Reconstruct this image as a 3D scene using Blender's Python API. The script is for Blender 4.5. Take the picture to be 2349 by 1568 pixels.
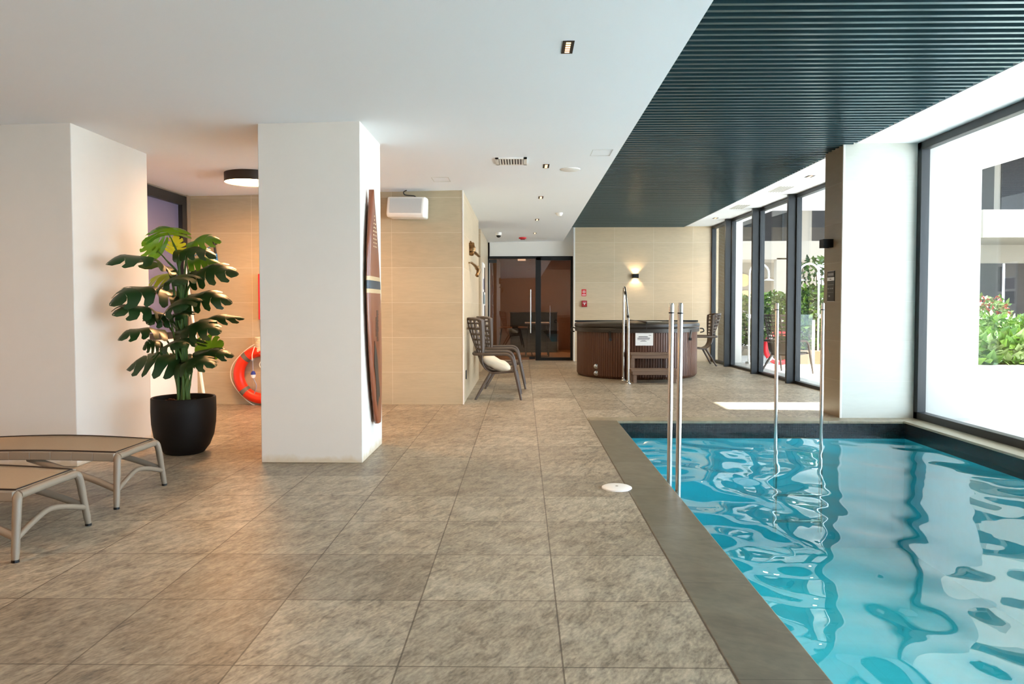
import bpy, bmesh, math, random
from mathutils import Vector, Matrix, Euler, noise
R = math.radians
PI = math.pi
random.seed(7)
scn = bpy.context.scene
for o in list(bpy.data.objects):
    bpy.data.objects.remove(o)
C = scn.collection

# ---------------------------------------------------------------- camera
cd = bpy.data.cameras.new('camera'); cam = bpy.data.objects.new('camera', cd); C.objects.link(cam)
scn.camera = cam
cd.sensor_fit = 'HORIZONTAL'; cd.sensor_width = 36.0
cd.lens = 36.0 * 1690.4 / 2349.0
cd.shift_y = -25.2 / 2349.0
cd.clip_start = 0.05; cd.clip_end = 300
cam.location = (0, 0, 1.3046)
cam.rotation_euler = (PI / 2 - 0.0337, 0.0008, 0.0144)

# ---------------------------------------------------------------- world, sun, exposure
scn.view_settings.view_transform = 'Standard'
scn.view_settings.look = 'None'
scn.view_settings.gamma = 1.0
scn.view_settings.use_curve_mapping = False
scn.view_settings.exposure = 1.17
w = bpy.data.worlds.new('sky'); scn.world = w; w.use_nodes = True
wn = w.node_tree.nodes; wl = w.node_tree.links
bg = wn['Background']
tc = wn.new('ShaderNodeTexCoord'); sx = wn.new('ShaderNodeSeparateXYZ'); mr = wn.new('ShaderNodeMapRange')
cr = wn.new('ShaderNodeValToRGB')
wl.new(tc.outputs['Generated'], sx.inputs[0]); wl.new(sx.outputs['Z'], mr.inputs['Value'])
mr.inputs['From Min'].default_value = -0.1; mr.inputs['From Max'].default_value = 0.9
cr.color_ramp.elements[0].color = (0.74, 0.87, 1.0, 1); cr.color_ramp.elements[1].color = (0.60, 0.76, 1.0, 1)
wl.new(mr.outputs[0], cr.inputs[0]); wl.new(cr.outputs[0], bg.inputs['Color'])
bg.inputs['Strength'].default_value = 4.5
sd = bpy.data.lights.new('sun', 'SUN'); so = bpy.data.objects.new('sun', sd); C.objects.link(so)
sd.energy = 20.0; sd.angle = R(0.6); sd.color = (1.0, 0.965, 0.91)
SUN_DIR = Vector((-0.715, 0.045, -0.695)).normalized()      # the way the light travels
so.rotation_euler = SUN_DIR.to_track_quat('-Z', 'Y').to_euler()
so.location = (12, -2, 14)


# ---------------------------------------------------------------- materials
def lin(h):
    h = h.lstrip('#')
    v = [int(h[i:i + 2], 16) / 255 for i in (0, 2, 4)]
    return tuple((c / 12.92 if c <= 0.04045 else ((c + 0.055) / 1.055) ** 2.4) for c in v) + (1,)


def newmat(name):
    m = bpy.data.materials.new(name); m.use_nodes = True
    return m, m.node_tree.nodes, m.node_tree.links, m.node_tree.nodes['Principled BSDF']


def mat(name, col, rough=0.5, metal=0.0, var=0.06, nscale=6.0, bump=0.0, spec=0.5, coat=0.0, stretch=None):
    m, n, l, p = newmat(name)
    p.inputs['Roughness'].default_value = rough; p.inputs['Metallic'].default_value = metal
    p.inputs['Specular IOR Level'].default_value = spec
    p.inputs['Coat Weight'].default_value = coat
    c = lin(col)
    t = n.new('ShaderNodeTexCoord'); mp = n.new('ShaderNodeMapping'); nz = n.new('ShaderNodeTexNoise'); mx = n.new('ShaderNodeMix')
    mx.data_type = 'RGBA'
    if stretch: mp.inputs['Scale'].default_value = stretch
    nz.inputs['Scale'].default_value = nscale; nz.inputs['Detail'].default_value = 4
    l.new(t.outputs['Object'], mp.inputs[0]); l.new(mp.outputs[0], nz.inputs['Vector']); l.new(nz.outputs['Fac'], mx.inputs['Factor'])
    mx.inputs['A'].default_value = tuple(max(0, x * (1 - var)) for x in c[:3]) + (1,)
    mx.inputs['B'].default_value = tuple(min(1, x * (1 + var)) for x in c[:3]) + (1,)
    l.new(mx.outputs['Result'], p.inputs['Base Color'])
    if bump:
        b = n.new('ShaderNodeBump'); b.inputs['Strength'].default_value = bump; b.inputs['Distance'].default_value = 0.004
        l.new(nz.outputs['Fac'], b.inputs['Height']); l.new(b.outputs[0], p.inputs['Normal'])
    return m


def emit(name, col, s):
    m, n, l, p = newmat(name)
    p.inputs['Base Color'].default_value = lin(col)
    p.inputs['Emission Color'].default_value = lin(col); p.inputs['Emission Strength'].default_value = s
    return m


def math_node(n, l, op, a, b=None):
    k = n.new('ShaderNodeMath'); k.operation = op
    for i, v in enumerate((a, b)):
        if v is None: continue
        if isinstance(v, (int, float)): k.inputs[i].default_value = v
        else: l.new(v, k.inputs[i])
    return k.outputs[0]


def tiled(name, axes, off, size, mortar, c1, c2, cm, rough=0.4, slate=False, streak=(1, 1, 1), bumpd=0.001, var=0.35, offset=0.0, detail_scale=3.0, spec=0.5):
    """tiles laid on the plane of two world axes, with tile to tile tone changes and stone veining"""
    m, n, l, p = newmat(name)
    g = n.new('ShaderNodeNewGeometry'); s = n.new('ShaderNodeSeparateXYZ'); l.new(g.outputs['Position'], s.inputs[0])
    cb = n.new('ShaderNodeCombineXYZ')
    l.new(math_node(n, l, 'SUBTRACT', s.outputs[axes[0]], off[0]), cb.inputs[0])
    l.new(math_node(n, l, 'SUBTRACT', s.outputs[axes[1]], off[1]), cb.inputs[1])
    br = n.new('ShaderNodeTexBrick'); br.offset = offset; br.squash = 1.0
    br.inputs['Scale'].default_value = 1.0; br.inputs['Mortar Size'].default_value = mortar
    br.inputs['Mortar Smooth'].default_value = 0.1; br.inputs['Bias'].default_value = 0.0
    br.inputs['Brick Width'].default_value = size[0]; br.inputs['Row Height'].default_value = size[1]
    br.inputs['Color1'].default_value = lin(c1); br.inputs['Color2'].default_value = lin(c2); br.inputs['Mortar'].default_value = lin(cm)
    l.new(cb.outputs[0], br.inputs['Vector'])
    mp = n.new('ShaderNodeMapping'); mp.inputs['Scale'].default_value = streak
    if slate:
        m0 = n.new('ShaderNodeMapping'); m0.inputs['Rotation'].default_value = (0, 0, R(-64))
        l.new(g.outputs['Position'], m0.inputs[0]); l.new(m0.outputs[0], mp.inputs[0])
    else: l.new(g.outputs['Position'], mp.inputs[0])
    nz = n.new('ShaderNodeTexNoise'); nz.inputs['Scale'].default_value = detail_scale; nz.inputs['Detail'].default_value = 9; nz.inputs['Roughness'].default_value = 0.68
    nz.inputs['Distortion'].default_value = 0.6
    l.new(mp.outputs[0], nz.inputs['Vector'])
    n2 = n.new('ShaderNodeTexNoise'); n2.inputs['Scale'].default_value = 4.0 if slate else 1.3; n2.inputs['Detail'].default_value = 5
    l.new(g.outputs['Position'], n2.inputs['Vector'])
    n3 = n.new('ShaderNodeTexNoise'); n3.inputs['Scale'].default_value = detail_scale * 4; n3.inputs['Detail'].default_value = 4; l.new(mp.outputs[0], n3.inputs['Vector'])
    k = math_node(n, l, 'ADD', math_node(n, l, 'ADD', math_node(n, l, 'MULTIPLY', nz.outputs['Fac'], 0.52), math_node(n, l, 'MULTIPLY', n3.outputs['Fac'], 0.28)), math_node(n, l, 'MULTIPLY', n2.outputs['Fac'], 0.20))
    r = n.new('ShaderNodeMapRange'); r.inputs['From Min'].default_value = 0.38; r.inputs['From Max'].default_value = 0.62
    r.inputs['To Min'].default_value = 1 - var; r.inputs['To Max'].default_value = 1 + var
    l.new(k, r.inputs['Value'])
    mx = n.new('ShaderNodeMix'); mx.data_type = 'RGBA'; mx.blend_type = 'MULTIPLY'; mx.inputs['Factor'].default_value = 1
    l.new(br.outputs['Color'], mx.inputs['A'])
    if slate:
        ramp = n.new('ShaderNodeMix'); ramp.data_type = 'RGBA'
        ramp.inputs['A'].default_value = (1.10, 0.98, 0.84, 1); ramp.inputs['B'].default_value = (0.94, 1.0, 1.0, 1)
        l.new(n2.outputs['Fac'], ramp.inputs['Factor'])
        m2 = n.new('ShaderNodeMix'); m2.data_type = 'RGBA'; m2.blend_type = 'MULTIPLY'; m2.inputs['Factor'].default_value = 1
        l.new(ramp.outputs['Result'], m2.inputs['A']); l.new(r.outputs[0], m2.inputs['B']); l.new(m2.outputs['Result'], mx.inputs['B'])
    else:
        l.new(r.outputs[0], mx.inputs['B'])
    l.new(mx.outputs['Result'], p.inputs['Base Color'])
    p.inputs['Roughness'].default_value = rough; p.inputs['Specular IOR Level'].default_value = spec
    b = n.new('ShaderNodeBump'); b.inputs['Strength'].default_value = 0.6; b.inputs['Distance'].default_value = bumpd
    h = math_node(n, l, 'SUBTRACT', nz.outputs['Fac'], math_node(n, l, 'MULTIPLY', br.outputs['Fac'], 1.5))
    l.new(h, b.inputs['Height']); l.new(b.outputs[0], p.inputs['Normal'])
    return m


def fresnel(n, l, ior):
    g = n.new('ShaderNodeNewGeometry'); fr = n.new('ShaderNodeFresnel')      # same reflectance from both sides of the sheet
    l.new(math_node(n, l, 'ADD', math_node(n, l, 'MULTIPLY', g.outputs['Backfacing'], 1 / ior - ior), ior), fr.inputs['IOR'])
    return fr


def glass(name, tint=(0.93, 0.97, 0.97), refl=0.10, ior=1.45, rough=0.0):
    m, n, l, p = newmat(name); n.remove(p)
    out = n['Material Output']
    tr = n.new('ShaderNodeBsdfTransparent'); tr.inputs[0].default_value = tuple(tint) + (1,)
    gl = n.new('ShaderNodeBsdfGlossy'); gl.inputs['Roughness'].default_value = rough
    fr = fresnel(n, l, ior)
    mx = n.new('ShaderNodeMixShader')
    l.new(math_node(n, l, 'MULTIPLY', fr.outputs[0], refl / 0.04 * 0.5 if refl else 0), mx.inputs[0])
    l.new(tr.outputs[0], mx.inputs[1]); l.new(gl.outputs[0], mx.inputs[2]); l.new(mx.outputs[0], out.inputs[0])
    return m


M = {}
M['floor'] = tiled('slate floor tile', (0, 1), (0.146, 2.624), (0.6, 0.6), 0.0035, '9d9586', '857c6e', '5c5347', 0.42, True, (1.0, 2.3, 1), 0.0025, 0.60, detail_scale=9)
M['coping'] = tiled('coping stone tile', (0, 1), (0.74, 2.54), (0.9, 0.9), 0.002, '6d695d', '656053', '4c473b', 0.4, True, (2.0, 1.2, 1), 0.001, 0.25)
M['coping_back'] = tiled('coping stone tile back', (0, 1), (0.765, 8.37), (0.9, 0.33), 0.002, '8f8876', '877d6c', '5a5346', 0.4, True, (1.0, 2, 1), 0.001, 0.25)
M['tile_y'] = tiled('beige wall tile facing the camera', (0, 2), (-1.73, -0.0315), (0.93, 0.4615), 0.003, 'b9aa8d', 'b4a487', 'cbbfa6', 0.35, False, (0.6, 1, 3.5), 0.0004, 0.07)
M['tile_far'] = tiled('beige wall tile far wall', (0, 2), (1.24, -0.0), (0.92, 0.4655), 0.003, 'cdb99a', 'c8b393', 'dbcdb5', 0.4, False, (0.6, 1, 3.5), 0.0004, 0.06)
M['tile_x'] = tiled('beige wall tile side wall', (1, 2), (9.75, -0.0315), (1.75, 0.4615), 0.003, 'cbb799', 'c6b191', 'd8caB2', 0.35, False, (1, 0.6, 3.5), 0.0004, 0.06)
M['tile_shaded'] = tiled('pier side wall tile with shade painted in', (1, 2), (8.6, -0.0315), (1.75, 0.4615), 0.003, '8f7f68', '8a7a64', '9d8f79', 0.35, False, (1, 0.6, 3.5), 0.0004, 0.06)  # same beige wall tile, made darker to paint in the shade on this side
M['tile_daylit'] = tiled('pier front tile with daylight painted in', (0, 2), (3.70, -0.0315), (0.88, 0.4615), 0.002, 'cfd1c8', 'cccdc3', 'dcdcd5', 0.4, False, (0.6, 1, 3.5), 0.0004, 0.03)  # same tile again, made paler to paint in strong daylight on the pier front
M['mosaic_y'] = tiled('dark pool mosaic across', (0, 2), (0, 0), (0.026, 0.026), 0.0015, '24292a', '1d2122', '101213', 0.25, False, (1, 1, 1), 0.0004, 0.5, 0.0, 6)
M['mosaic_x'] = tiled('dark pool mosaic along', (1, 2), (0, 0), (0.026, 0.026), 0.0015, '24292a', '1d2122', '101213', 0.25, False, (1, 1, 1), 0.0004, 0.5, 0.0, 6)
M['pool'] = tiled('turquoise pool lining', (0, 1), (0, 0), (0.3, 0.3), 0.001, '45c6d6', '41c2d2', '34b3c5', 0.5, False, (1, 1, 1), 0.0002, 0.05)
M['white'] = mat('white plaster', 'e9e6df', 0.8, var=0.02, nscale=1.5)
M['ceiling'] = mat('white ceiling paint', 'f0f5fa', 0.85, var=0.01, nscale=1.0)
M['slat'] = mat('dark teal grey aluminium slat', '4b686e', 0.28, 0.7, var=0.03)
M['slat_back'] = mat('black void above slats', '0c0f10', 0.8)
M['frame'] = mat('anthracite window frame', '212426', 0.38, 0.2, var=0.04)
M['glass'] = glass('window glass', (0.95, 0.98, 0.985), 0.08)
M['bronze'] = glass('bronze tinted door glass', (0.55, 0.45, 0.38), 0.24)
M['steel'] = mat('brushed stainless steel', 'c9c6c0', 0.22, 1.0, var=0.04, nscale=20)
M['black'] = mat('black satin', '141414', 0.4)
M['blackmetal'] = mat('matt black metal', '1d1f20', 0.45, 0.4)
M['paper'] = mat('white paper', 'f1efec', 0.7, var=0.01)
M['ink'] = mat('dark print', '4a4a4c', 0.7)
M['plastic_white'] = mat('white plastic', 'f2f0ea', 0.35, var=0.01)
M['grille'] = mat('light grey speaker grille', 'c4c7c6', 0.6, var=0.05, nscale=120)


# ---------------------------------------------------------------- mesh helpers
class MB:
    def __init__(self): self.bm = bmesh.new()

    def _place(self, vs, loc=(0, 0, 0), rot=None):
        mt = Matrix.Translation(loc) @ (Euler(rot).to_matrix().to_4x4() if rot else Matrix.Identity(4))
        bmesh.ops.transform(self.bm, matrix=mt, verts=vs)

    def box(self, lo, hi, rot=None, pivot=None):
        lo = Vector(lo); hi = Vector(hi); c = (lo + hi) / 2; s = hi - lo
        r = bmesh.ops.create_cube(self.bm, size=1.0)
        for v in r['verts']: v.co = Vector((v.co.x * s.x, v.co.y * s.y, v.co.z * s.z))
        self._place(r['verts'], c, rot)
        return self

    def beam(self, p0, p1, wd, ht, up=(0, 0, 1)):
        """rectangular bar from p0 to p1"""
        p0 = Vector(p0); p1 = Vector(p1); d = (p1 - p0); L = d.length; d.normalize()
        up = Vector(up)
        s = d.cross(up)
        if s.length < 1e-4: s = d.cross(Vector((1, 0, 0)))
        s.normalize(); u = s.cross(d)
        r = bmesh.ops.create_cube(self.bm, size=1.0)
        for v in r['verts']:
            v.co = (p0 + p1) / 2 + d * (v.co.x * L) + s * (v.co.y * wd) + u * (v.co.z * ht)
        return self

    def tube(self, pts, rad, seg=12, closed=False, smooth_n=0, flat=1.0):
        pts = [Vector(p) for p in pts]
        if smooth_n: pts = spline(pts, smooth_n, closed)
        n = len(pts); rings = []
        prev = None
        for i, p in enumerate(pts):
            if closed: d = pts[(i + 1) % n] - pts[i - 1]
            else: d = pts[min(i + 1, n - 1)] - pts[max(i - 1, 0)]
            d.normalize()
            if prev is None:
                a = Vector((0, 0, 1)) if abs(d.z) < 0.9 else Vector((1, 0, 0))
                s = d.cross(a).normalized()
            else:
                s = (prev - d * prev.dot(d)).normalized()
            prev = s; u = d.cross(s)
            rr = rad[i * (len(rad) - 1) // max(1, n - 1)] if isinstance(rad, (list, tuple)) else rad
            rings.append([self.bm.verts.new(p + (s * math.cos(k * 2 * PI / seg) + u * math.sin(k * 2 * PI / seg) * flat) * rr) for k in range(seg)])
        for i in range(n if closed else n - 1):
            a = rings[i]; b = rings[(i + 1) % n]
            if closed and i == n - 1:      # find best twist alignment
                best = min(range(seg), key=lambda q: (a[0].co - b[q].co).length)
                b = b[best:] + b[:best]
            for k in range(seg):
                self.bm.faces.new((a[k], a[(k + 1) % seg], b[(k + 1) % seg], b[k]))
        if not closed:
            self.bm.faces.new(rings[0][::-1]); self.bm.faces.new(rings[-1])
        return self

    def lathe(self, prof, seg=48, c=(0, 0, 0), axis='z', sx=1.0, sy=1.0):
        rings = []
        def P(r, z, a):
            x, y = r * math.cos(a) * sx, r * math.sin(a) * sy
            v = {'z': (x, y, z), 'x': (z, x, y), 'y': (x, z, y)}[axis]
            return Vector(c) + Vector(v)
        for r, z in prof:
            if r < 1e-5: rings.append([self.bm.verts.new(P(0, z, 0))])
            else: rings.append([self.bm.verts.new(P(r, z, k * 2 * PI / seg)) for k in range(seg)])
        for a, b in zip(rings, rings[1:]):
            for k in range(seg):
                k2 = (k + 1) % seg
                if len(a) == 1 and len(b) == 1: continue
                if len(a) == 1: f = (a[0], b[k2], b[k])
                elif len(b) == 1: f = (a[k], a[k2], b[0])
                else: f = (a[k], a[k2], b[k2], b[k])
                try: self.bm.faces.new(f)
                except ValueError: pass
        return self

    def prism(self, pts, axis, lo, hi):
        """2D outline swept along axis 0/1/2 from lo to hi"""
        def P(a, b, t):
            return {0: (t, a, b), 1: (a, t, b), 2: (a, b, t)}[axis]
        A = [self.bm.verts.new(P(a, b, lo)) for a, b in pts]; B = [self.bm.verts.new(P(a, b, hi)) for a, b in pts]
        self.bm.faces.new(A); self.bm.faces.new(B[::-1])
        n = len(pts)
        for i in range(n):
            self.bm.faces.new((A[i], B[i], B[(i + 1) % n], A[(i + 1) % n]))
        return self

    def sphere(self, c, r, sc=(1, 1, 1), seg=16):
        q = bmesh.ops.create_uvsphere(self.bm, u_segments=seg, v_segments=max(6, seg // 2), radius=r)
        for v in q['verts']: v.co = Vector((v.co.x * sc[0], v.co.y * sc[1], v.co.z * sc[2])) + Vector(c)
        return self

    def poly(self, pts):
        self.bm.faces.new([self.bm.verts.new(p) for p in pts]); return self

    def add(self, other_mesh, mtx):
        k = len(self.bm.verts)
        self.bm.from_mesh(other_mesh); self.bm.verts.ensure_lookup_table()
        bmesh.ops.transform(self.bm, matrix=mtx, verts=self.bm.verts[k:])
        return self

    def build(self, name, m, parent=None, smooth=False, bevel=0, loc=None, label=None, kind=None, recalc=True, angle=40, bseg=2):
        if recalc: bmesh.ops.recalc_face_normals(self.bm, faces=self.bm.faces)
        me = bpy.data.meshes.new(name); self.bm.to_mesh(me); self.bm.free()
        for x in (m if isinstance(m, (list, tuple)) else [m]): me.materials.append(x)
        o = bpy.data.objects.new(name, me); C.objects.link(o)
        if parent: o.parent = parent
        if loc: o.location = loc
        if label: o['label'] = label
        if kind: o['kind'] = kind
        if smooth:
            for f in me.polygons: f.use_smooth = True
            if angle < 180:
                for e in range(0): pass
                me.set_sharp_from_angle(angle=R(angle))
        if bevel:
            b = o.modifiers.new('bevel', 'BEVEL'); b.width = bevel; b.segments = bseg; b.limit_method = 'ANGLE'; b.angle_limit = R(40)
            for f in me.polygons: f.use_smooth = True
            me.set_sharp_from_angle(angle=R(50))
        return o


def spline(pts, n, closed=False):
    out = []; N = len(pts)
    for i in range(N if closed else N - 1):
        p0 = pts[(i - 1) % N] if closed or i > 0 else pts[0] * 2 - pts[1]
        p1 = pts[i]; p2 = pts[(i + 1) % N]
        p3 = pts[(i + 2) % N] if closed or i + 2 < N else p2 * 2 - p1
        for k in range(n):
            t = k / n
            out.append(0.5 * ((2 * p1) + (p2 - p0) * t + (2 * p0 - 5 * p1 + 4 * p2 - p3) * t * t + (3 * p1 - p0 - 3 * p2 + p3) * t ** 3))
    if not closed: out.append(pts[-1].copy())
    return out


def thing(name, label, cat, loc=(0, 0, 0), rz=0, group=None, kind=None):
    o = bpy.data.objects.new(name, None); C.objects.link(o)
    o.location = loc; o.rotation_euler = (0, 0, rz); o.empty_display_size = 0.1
    if label: o['label'] = label
    if cat: o['category'] = cat
    if group: o['group'] = group
    if kind: o['kind'] = kind
    return o


def tag(o, label, cat, group=None, kind=None):
    o['label'] = label; o['category'] = cat
    if group: o['group'] = group
    if kind: o['kind'] = kind
    return o


def dup(root, loc, rz=None, label=None):
    def cp(o, par):
        c = o.copy(); C.objects.link(c)
        if par: c.parent = par
        for ch in [x for x in list(bpy.data.objects) if x.parent == o and x != c]:
            cp(ch, c)
        return c
    r = cp(root, None); r.location = loc
    if rz is not None: r.rotation_euler = (0, 0, rz)
    if label: r['label'] = label
    return r


def struct(mb, name, m, **k):
    return mb.build(name, m, kind='structure', **k)


def bars(mb, rows, plane_fn, t):
    """rows of small print: (u0,u1,v0,v1) rectangles lifted off a sheet"""
    for u0, u1, v0, v1 in rows:
        mb.poly([plane_fn(u0, v0, t), plane_fn(u1, v0, t), plane_fn(u1, v1, t), plane_fn(u0, v1, t)])


# ================================================================ THE SETTING
PX0, PX1, PY0, PY1 = 1.07, 4.33, -4.0, 8.37        # pool hole
YB = 9.75; XB = -0.79                               # tiled block behind
XW = 4.55                                           # window plane
ZS = 3.15                                           # slat underside


def ceil_z(x): return 2.845 + 0.019 * x


# floor
f = MB()
f.box((-6.3, -5.2, -0.2), (0.748, 17.9, 0)); f.box((0.748, 8.63, -0.2), (4.75, 17.9, 0)); f.box((4.33 + .23, -5.2, -0.2), (4.75, 8.63, 0.0))
f.box((0.748, -5.2, -0.2), (4.56, -4.0, 0))
struct(f, 'floor', M['floor'])
f = MB(); f.box((0.748, -4.0, -0.2), (1.075, 8.37, 0.003)); struct(f, 'trim_1', M['coping'], bevel=0.006)
f = MB(); f.box((0.748, 8.36, -0.03), (4.56, 8.63, 0.003)); struct(f, 'trim_2', M['coping_back'], bevel=0.006)
f = MB(); f.box((4.31, -4.0, -0.022), (4.56, 8.36, 0.004)); struct(f, 'trim_3', mat('pale stone ledge', 'a29c88', 0.3, var=0.12, nscale=4), bevel=0.004)
# pool basin
f = MB(); f.box((PX0 - .05, PY0 - .05, -1.55), (PX1 + .05, PY1 + .05, -1.45)); f.box((PX0 - .12, PY0, -1.5), (PX0, PY1, -0.2)); f.box((PX1, PY0, -1.5), (PX1 + .12, PY1, -0.2))
f.box((PX0, PY1, -1.5), (PX1, PY1 + .12, -0.2)); f.box((PX0, PY0 - .12, -1.5), (PX1, PY0, -0.2)); struct(f, 'pool_basin_wall', M['pool'])
f = MB(); f.box((PX0, PY1, -0.2), (PX1, PY1 + .12, -0.03)); f.box((PX0, PY0 - .12, -0.2), (PX1, PY0, -0.03)); struct(f, 'pool_mosaic_wall_end', M['mosaic_y'])
f = MB(); f.box((PX1, PY0, -0.2), (PX1 + .12, PY1, -0.022)); f.box((PX0 - .12, PY0, -0.2), (PX0 + 0.002, PY1, -0.05)); struct(f, 'pool_mosaic_wall_side', M['mosaic_x'])

# white plaster ceiling on the left, slightly falling to the left
f = MB(); XE = 0.975
f.prism([(-6.3, ceil_z(-6.3)), (XE, ceil_z(XE)), (XE, 3.62), (-6.3, 3.62)], 1, -5.2, 17.9)
struct(f, 'ceiling', M['ceiling'])
f = MB(); f.box((3.83, -5.2, ZS + 0.02), (4.9, 17.9, 3.62)); f.box((XE, 17.42, 3.30), (3.83, 17.9, 3.62)); struct(f, 'ceiling_strip_window', M['ceiling'])
f = MB(); f.box((XE, -5.2, 3.45), (3.83, 17.42, 3.62)); struct(f, 'ceiling_void', M['slat_back'])
f = MB(); y = -2.0; k = 0
while y < 17.36:
    f.box((XE + 0.004, y, ZS), (3.78, y + 0.034, ZS + 0.075)); y += 0.1013
for x in (1.5, 2.3, 3.1, 3.65): f.box((x - .02, -2.0, ZS + 0.075), (x + .02, 17.4, ZS + 0.12))
struct(f, 'ceiling_slats', M['slat'])

# left pier and centre column, plaster
stain = mat('white plaster with damp stains low down', 'e6e0d6', 0.8, var=0.02)
n = stain.node_tree.nodes; l = stain.node_tree.links; p = n['Principled BSDF']
g = n.new('ShaderNodeNewGeometry'); s = n.new('ShaderNodeSeparateXYZ'); l.new(g.outputs['Position'], s.inputs[0])
nz = n.new('ShaderNodeTexNoise'); nz.inputs['Scale'].default_value = 9; nz.inputs['Detail'].default_value = 6; l.new(g.outputs['Position'], nz.inputs['Vector'])
hgt = math_node(n, l, 'SUBTRACT', math_node(n, l, 'MULTIPLY', nz.outputs['Fac'], 0.13), s.outputs[2])
a = n.new('ShaderNodeMapRange'); a.inputs['From Min'].default_value = 0.0; a.inputs['From Max'].default_value = 0.05; l.new(hgt, a.inputs['Value'])
mx = n.new('ShaderNodeMix'); mx.data_type = 'RGBA'; src = p.inputs['Base Color'].links[0].from_socket
l.new(src, mx.inputs['A']); mx.inputs['B'].default_value = lin('cbb07c'); l.new(math_node(n, l, 'MULTIPLY', a.outputs[0], 0.55), mx.inputs['Factor']); l.new(mx.outputs['Result'], p.inputs['Base Color'])
M['stain'] = stain
f = MB(); f.prism([(-2.18, 6.08), (-1.335, 6.08), (-1.335, 6.94), (-2.18, 6.94)], 2, 0, 2.84); struct(f, 'column', stain, bevel=0.006)
f = MB(); f.prism([(-6.3, 5.92), (-3.63, 5.92), (-3.63, 7.12), (-6.3, 7.12)], 2, 0, 2.83); struct(f, 'wall_left_pier', stain, bevel=0.006)
f = MB(); f.box((-6.3, -5.2, 0), (-6.15, 5.92, 2.83)); struct(f, 'wall_left', mat('tan painted wall', 'a08a70', .7))
f = MB(); f.box((-6.3, -5.3, 0), (4.75, -5.2, 3.6)); struct(f, 'wall_back', mat('taupe painted wall behind', '9a8a78', .7))
# alcove side: low white wall, window above, tan reveal
f = MB(); f.box((-4.6, 7.12, 0), (-4.34, YB, 0.90)); struct(f, 'wall_alcove_low', M['white'])
f = MB(); f.box((-4.75, 7.0, 0.9), (-4.60, YB, 2.80)); f.box((-4.60, 7.12, 2.74), (-4.43, YB, 2.80)); f.box((-4.60, 9.66, 0.9), (-4.40, YB, 2.80))
struct(f, 'wall_alcove_upper', mat('taupe painted wall', '8d7a66', 0.7))
wi = thing('window_1', None, None, kind='structure')
f = MB()
f.box((-4.50, 7.12, 2.62), (-4.41, 9.66, 2.74)); f.box((-4.50, 9.54, 0.90), (-4.41, 9.66, 2.62)); f.box((-4.50, 7.12, 0.90), (-4.41, 9.54, 0.98)); f.box((-4.50, 7.12, 0.98), (-4.41, 7.2, 2.62))
f.build('window_frame', M['frame'], wi)
f = MB(); f.box((-4.475, 7.2, 0.98), (-4.465, 9.54, 2.62)); f.build('pane', mat('mauve grey glass screen', '6d6a86', 0.15, 0.0, var=0.1, nscale=1), wi)
# tiled block behind: long wall facing the camera and the side wall going back
f = MB(); f.box((-4.9, YB, 0), (XB, YB + 0.2, 2.84)); struct(f, 'wall_tiled', M['tile_y'])
f = MB(); f.box((XB - 0.2, YB + 0.001, 0), (XB + 0.004, 13.2, 2.84)); struct(f, 'wall_side_tiled', M['tile_x'])
f = MB(); f.box((XB - 0.004, YB - 0.006, 0), (XB + 0.012, YB + 0.022, 2.83)); struct(f, 'trim_4', M['white'])
f = MB(); f.box((XB - 1.2, 14.6, 0), (XB - 0.04, 17.9, 2.84)); struct(f, 'wall_side_far', M['tile_x'])
f = MB(); f.box((XB - 1.4, 13.2, 0), (XB - 1.2, 14.6, 2.84)); f.box((XB - 1.2, 13.2, 0), (XB - 0.2, 13.3, 2.84)); struct(f, 'wall_recess', mat('tan recess wall', 'b8946a', 0.6))
# door wall and hot tub wall
YD = 17.72; YT = 17.42; XT = 1.22
f = MB(); f.box((XB - .1, YD, 2.50), (XE, YD + .15, 2.95)); f.box((XE, YD, 2.50), (XT + .1, YD + .15, 3.62)); f.box((-1.3, YD, 0), (XB, YD + .15, 2.9)); struct(f, 'wall_above_door', M['white'])
f = MB(); f.box((XT, YT, 0), (4.75, YT + .2, 3.3)); struct(f, 'wall_hot_tub', M['tile_far'])
f = MB(); f.box((XT - 0.015, YT - 0.006, 0), (XT + 0.012, YD, 3.2)); struct(f, 'trim_5', M['white'])

# glazed door and side light
dr = thing('door_1', None, None, kind='structure')
f = MB()
for x0, x1 in ((-0.83, -0.80), (0.31, 0.44), (1.15, 1.21)): f.box((x0, YD - .02, 0), (x1, YD + .08, 2.48))
f.box((-0.83, YD - .02, 2.44), (0.32, YD + .08, 2.50)); f.box((0.32, YD - .02, 2.40), (1.21, YD + .08, 2.50)); f.box((0.44, YD - .02, 0), (1.15, YD + .08, 0.07))
f.build('door_frame', M['blackmetal'], dr, bevel=0.004)
f = MB(); f.box((-0.80, YD + .02, 0.015), (0.31, YD + .032, 2.44)); dp = f.build('door_leaf', M['bronze'], dr)
f = MB(); f.tube([(0.19, YD - .05, 0.66), (0.19, YD - .05, 1.70)], 0.016, 12); 
for z in (0.8, 1.55): f.tube([(0.19, YD - .05, z), (0.19, YD + .02, z)], 0.01, 8)
f.build('door_handle', M['steel'], dp, smooth=True)
f = MB(); f.box((-0.80, YD - .01, 2.34), (-0.62, YD + .05, 2.42)); f.box((0.16, YD - .01, 0.03), (0.30, YD + .05, 0.09)); f.build('hinge_fitting', M['black'], dp)
f = MB(); f.box((0.44, YD + .02, 0.07), (1.15, YD + .032, 2.40)); f.build('side_pane', M['bronze'], dr)

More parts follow.
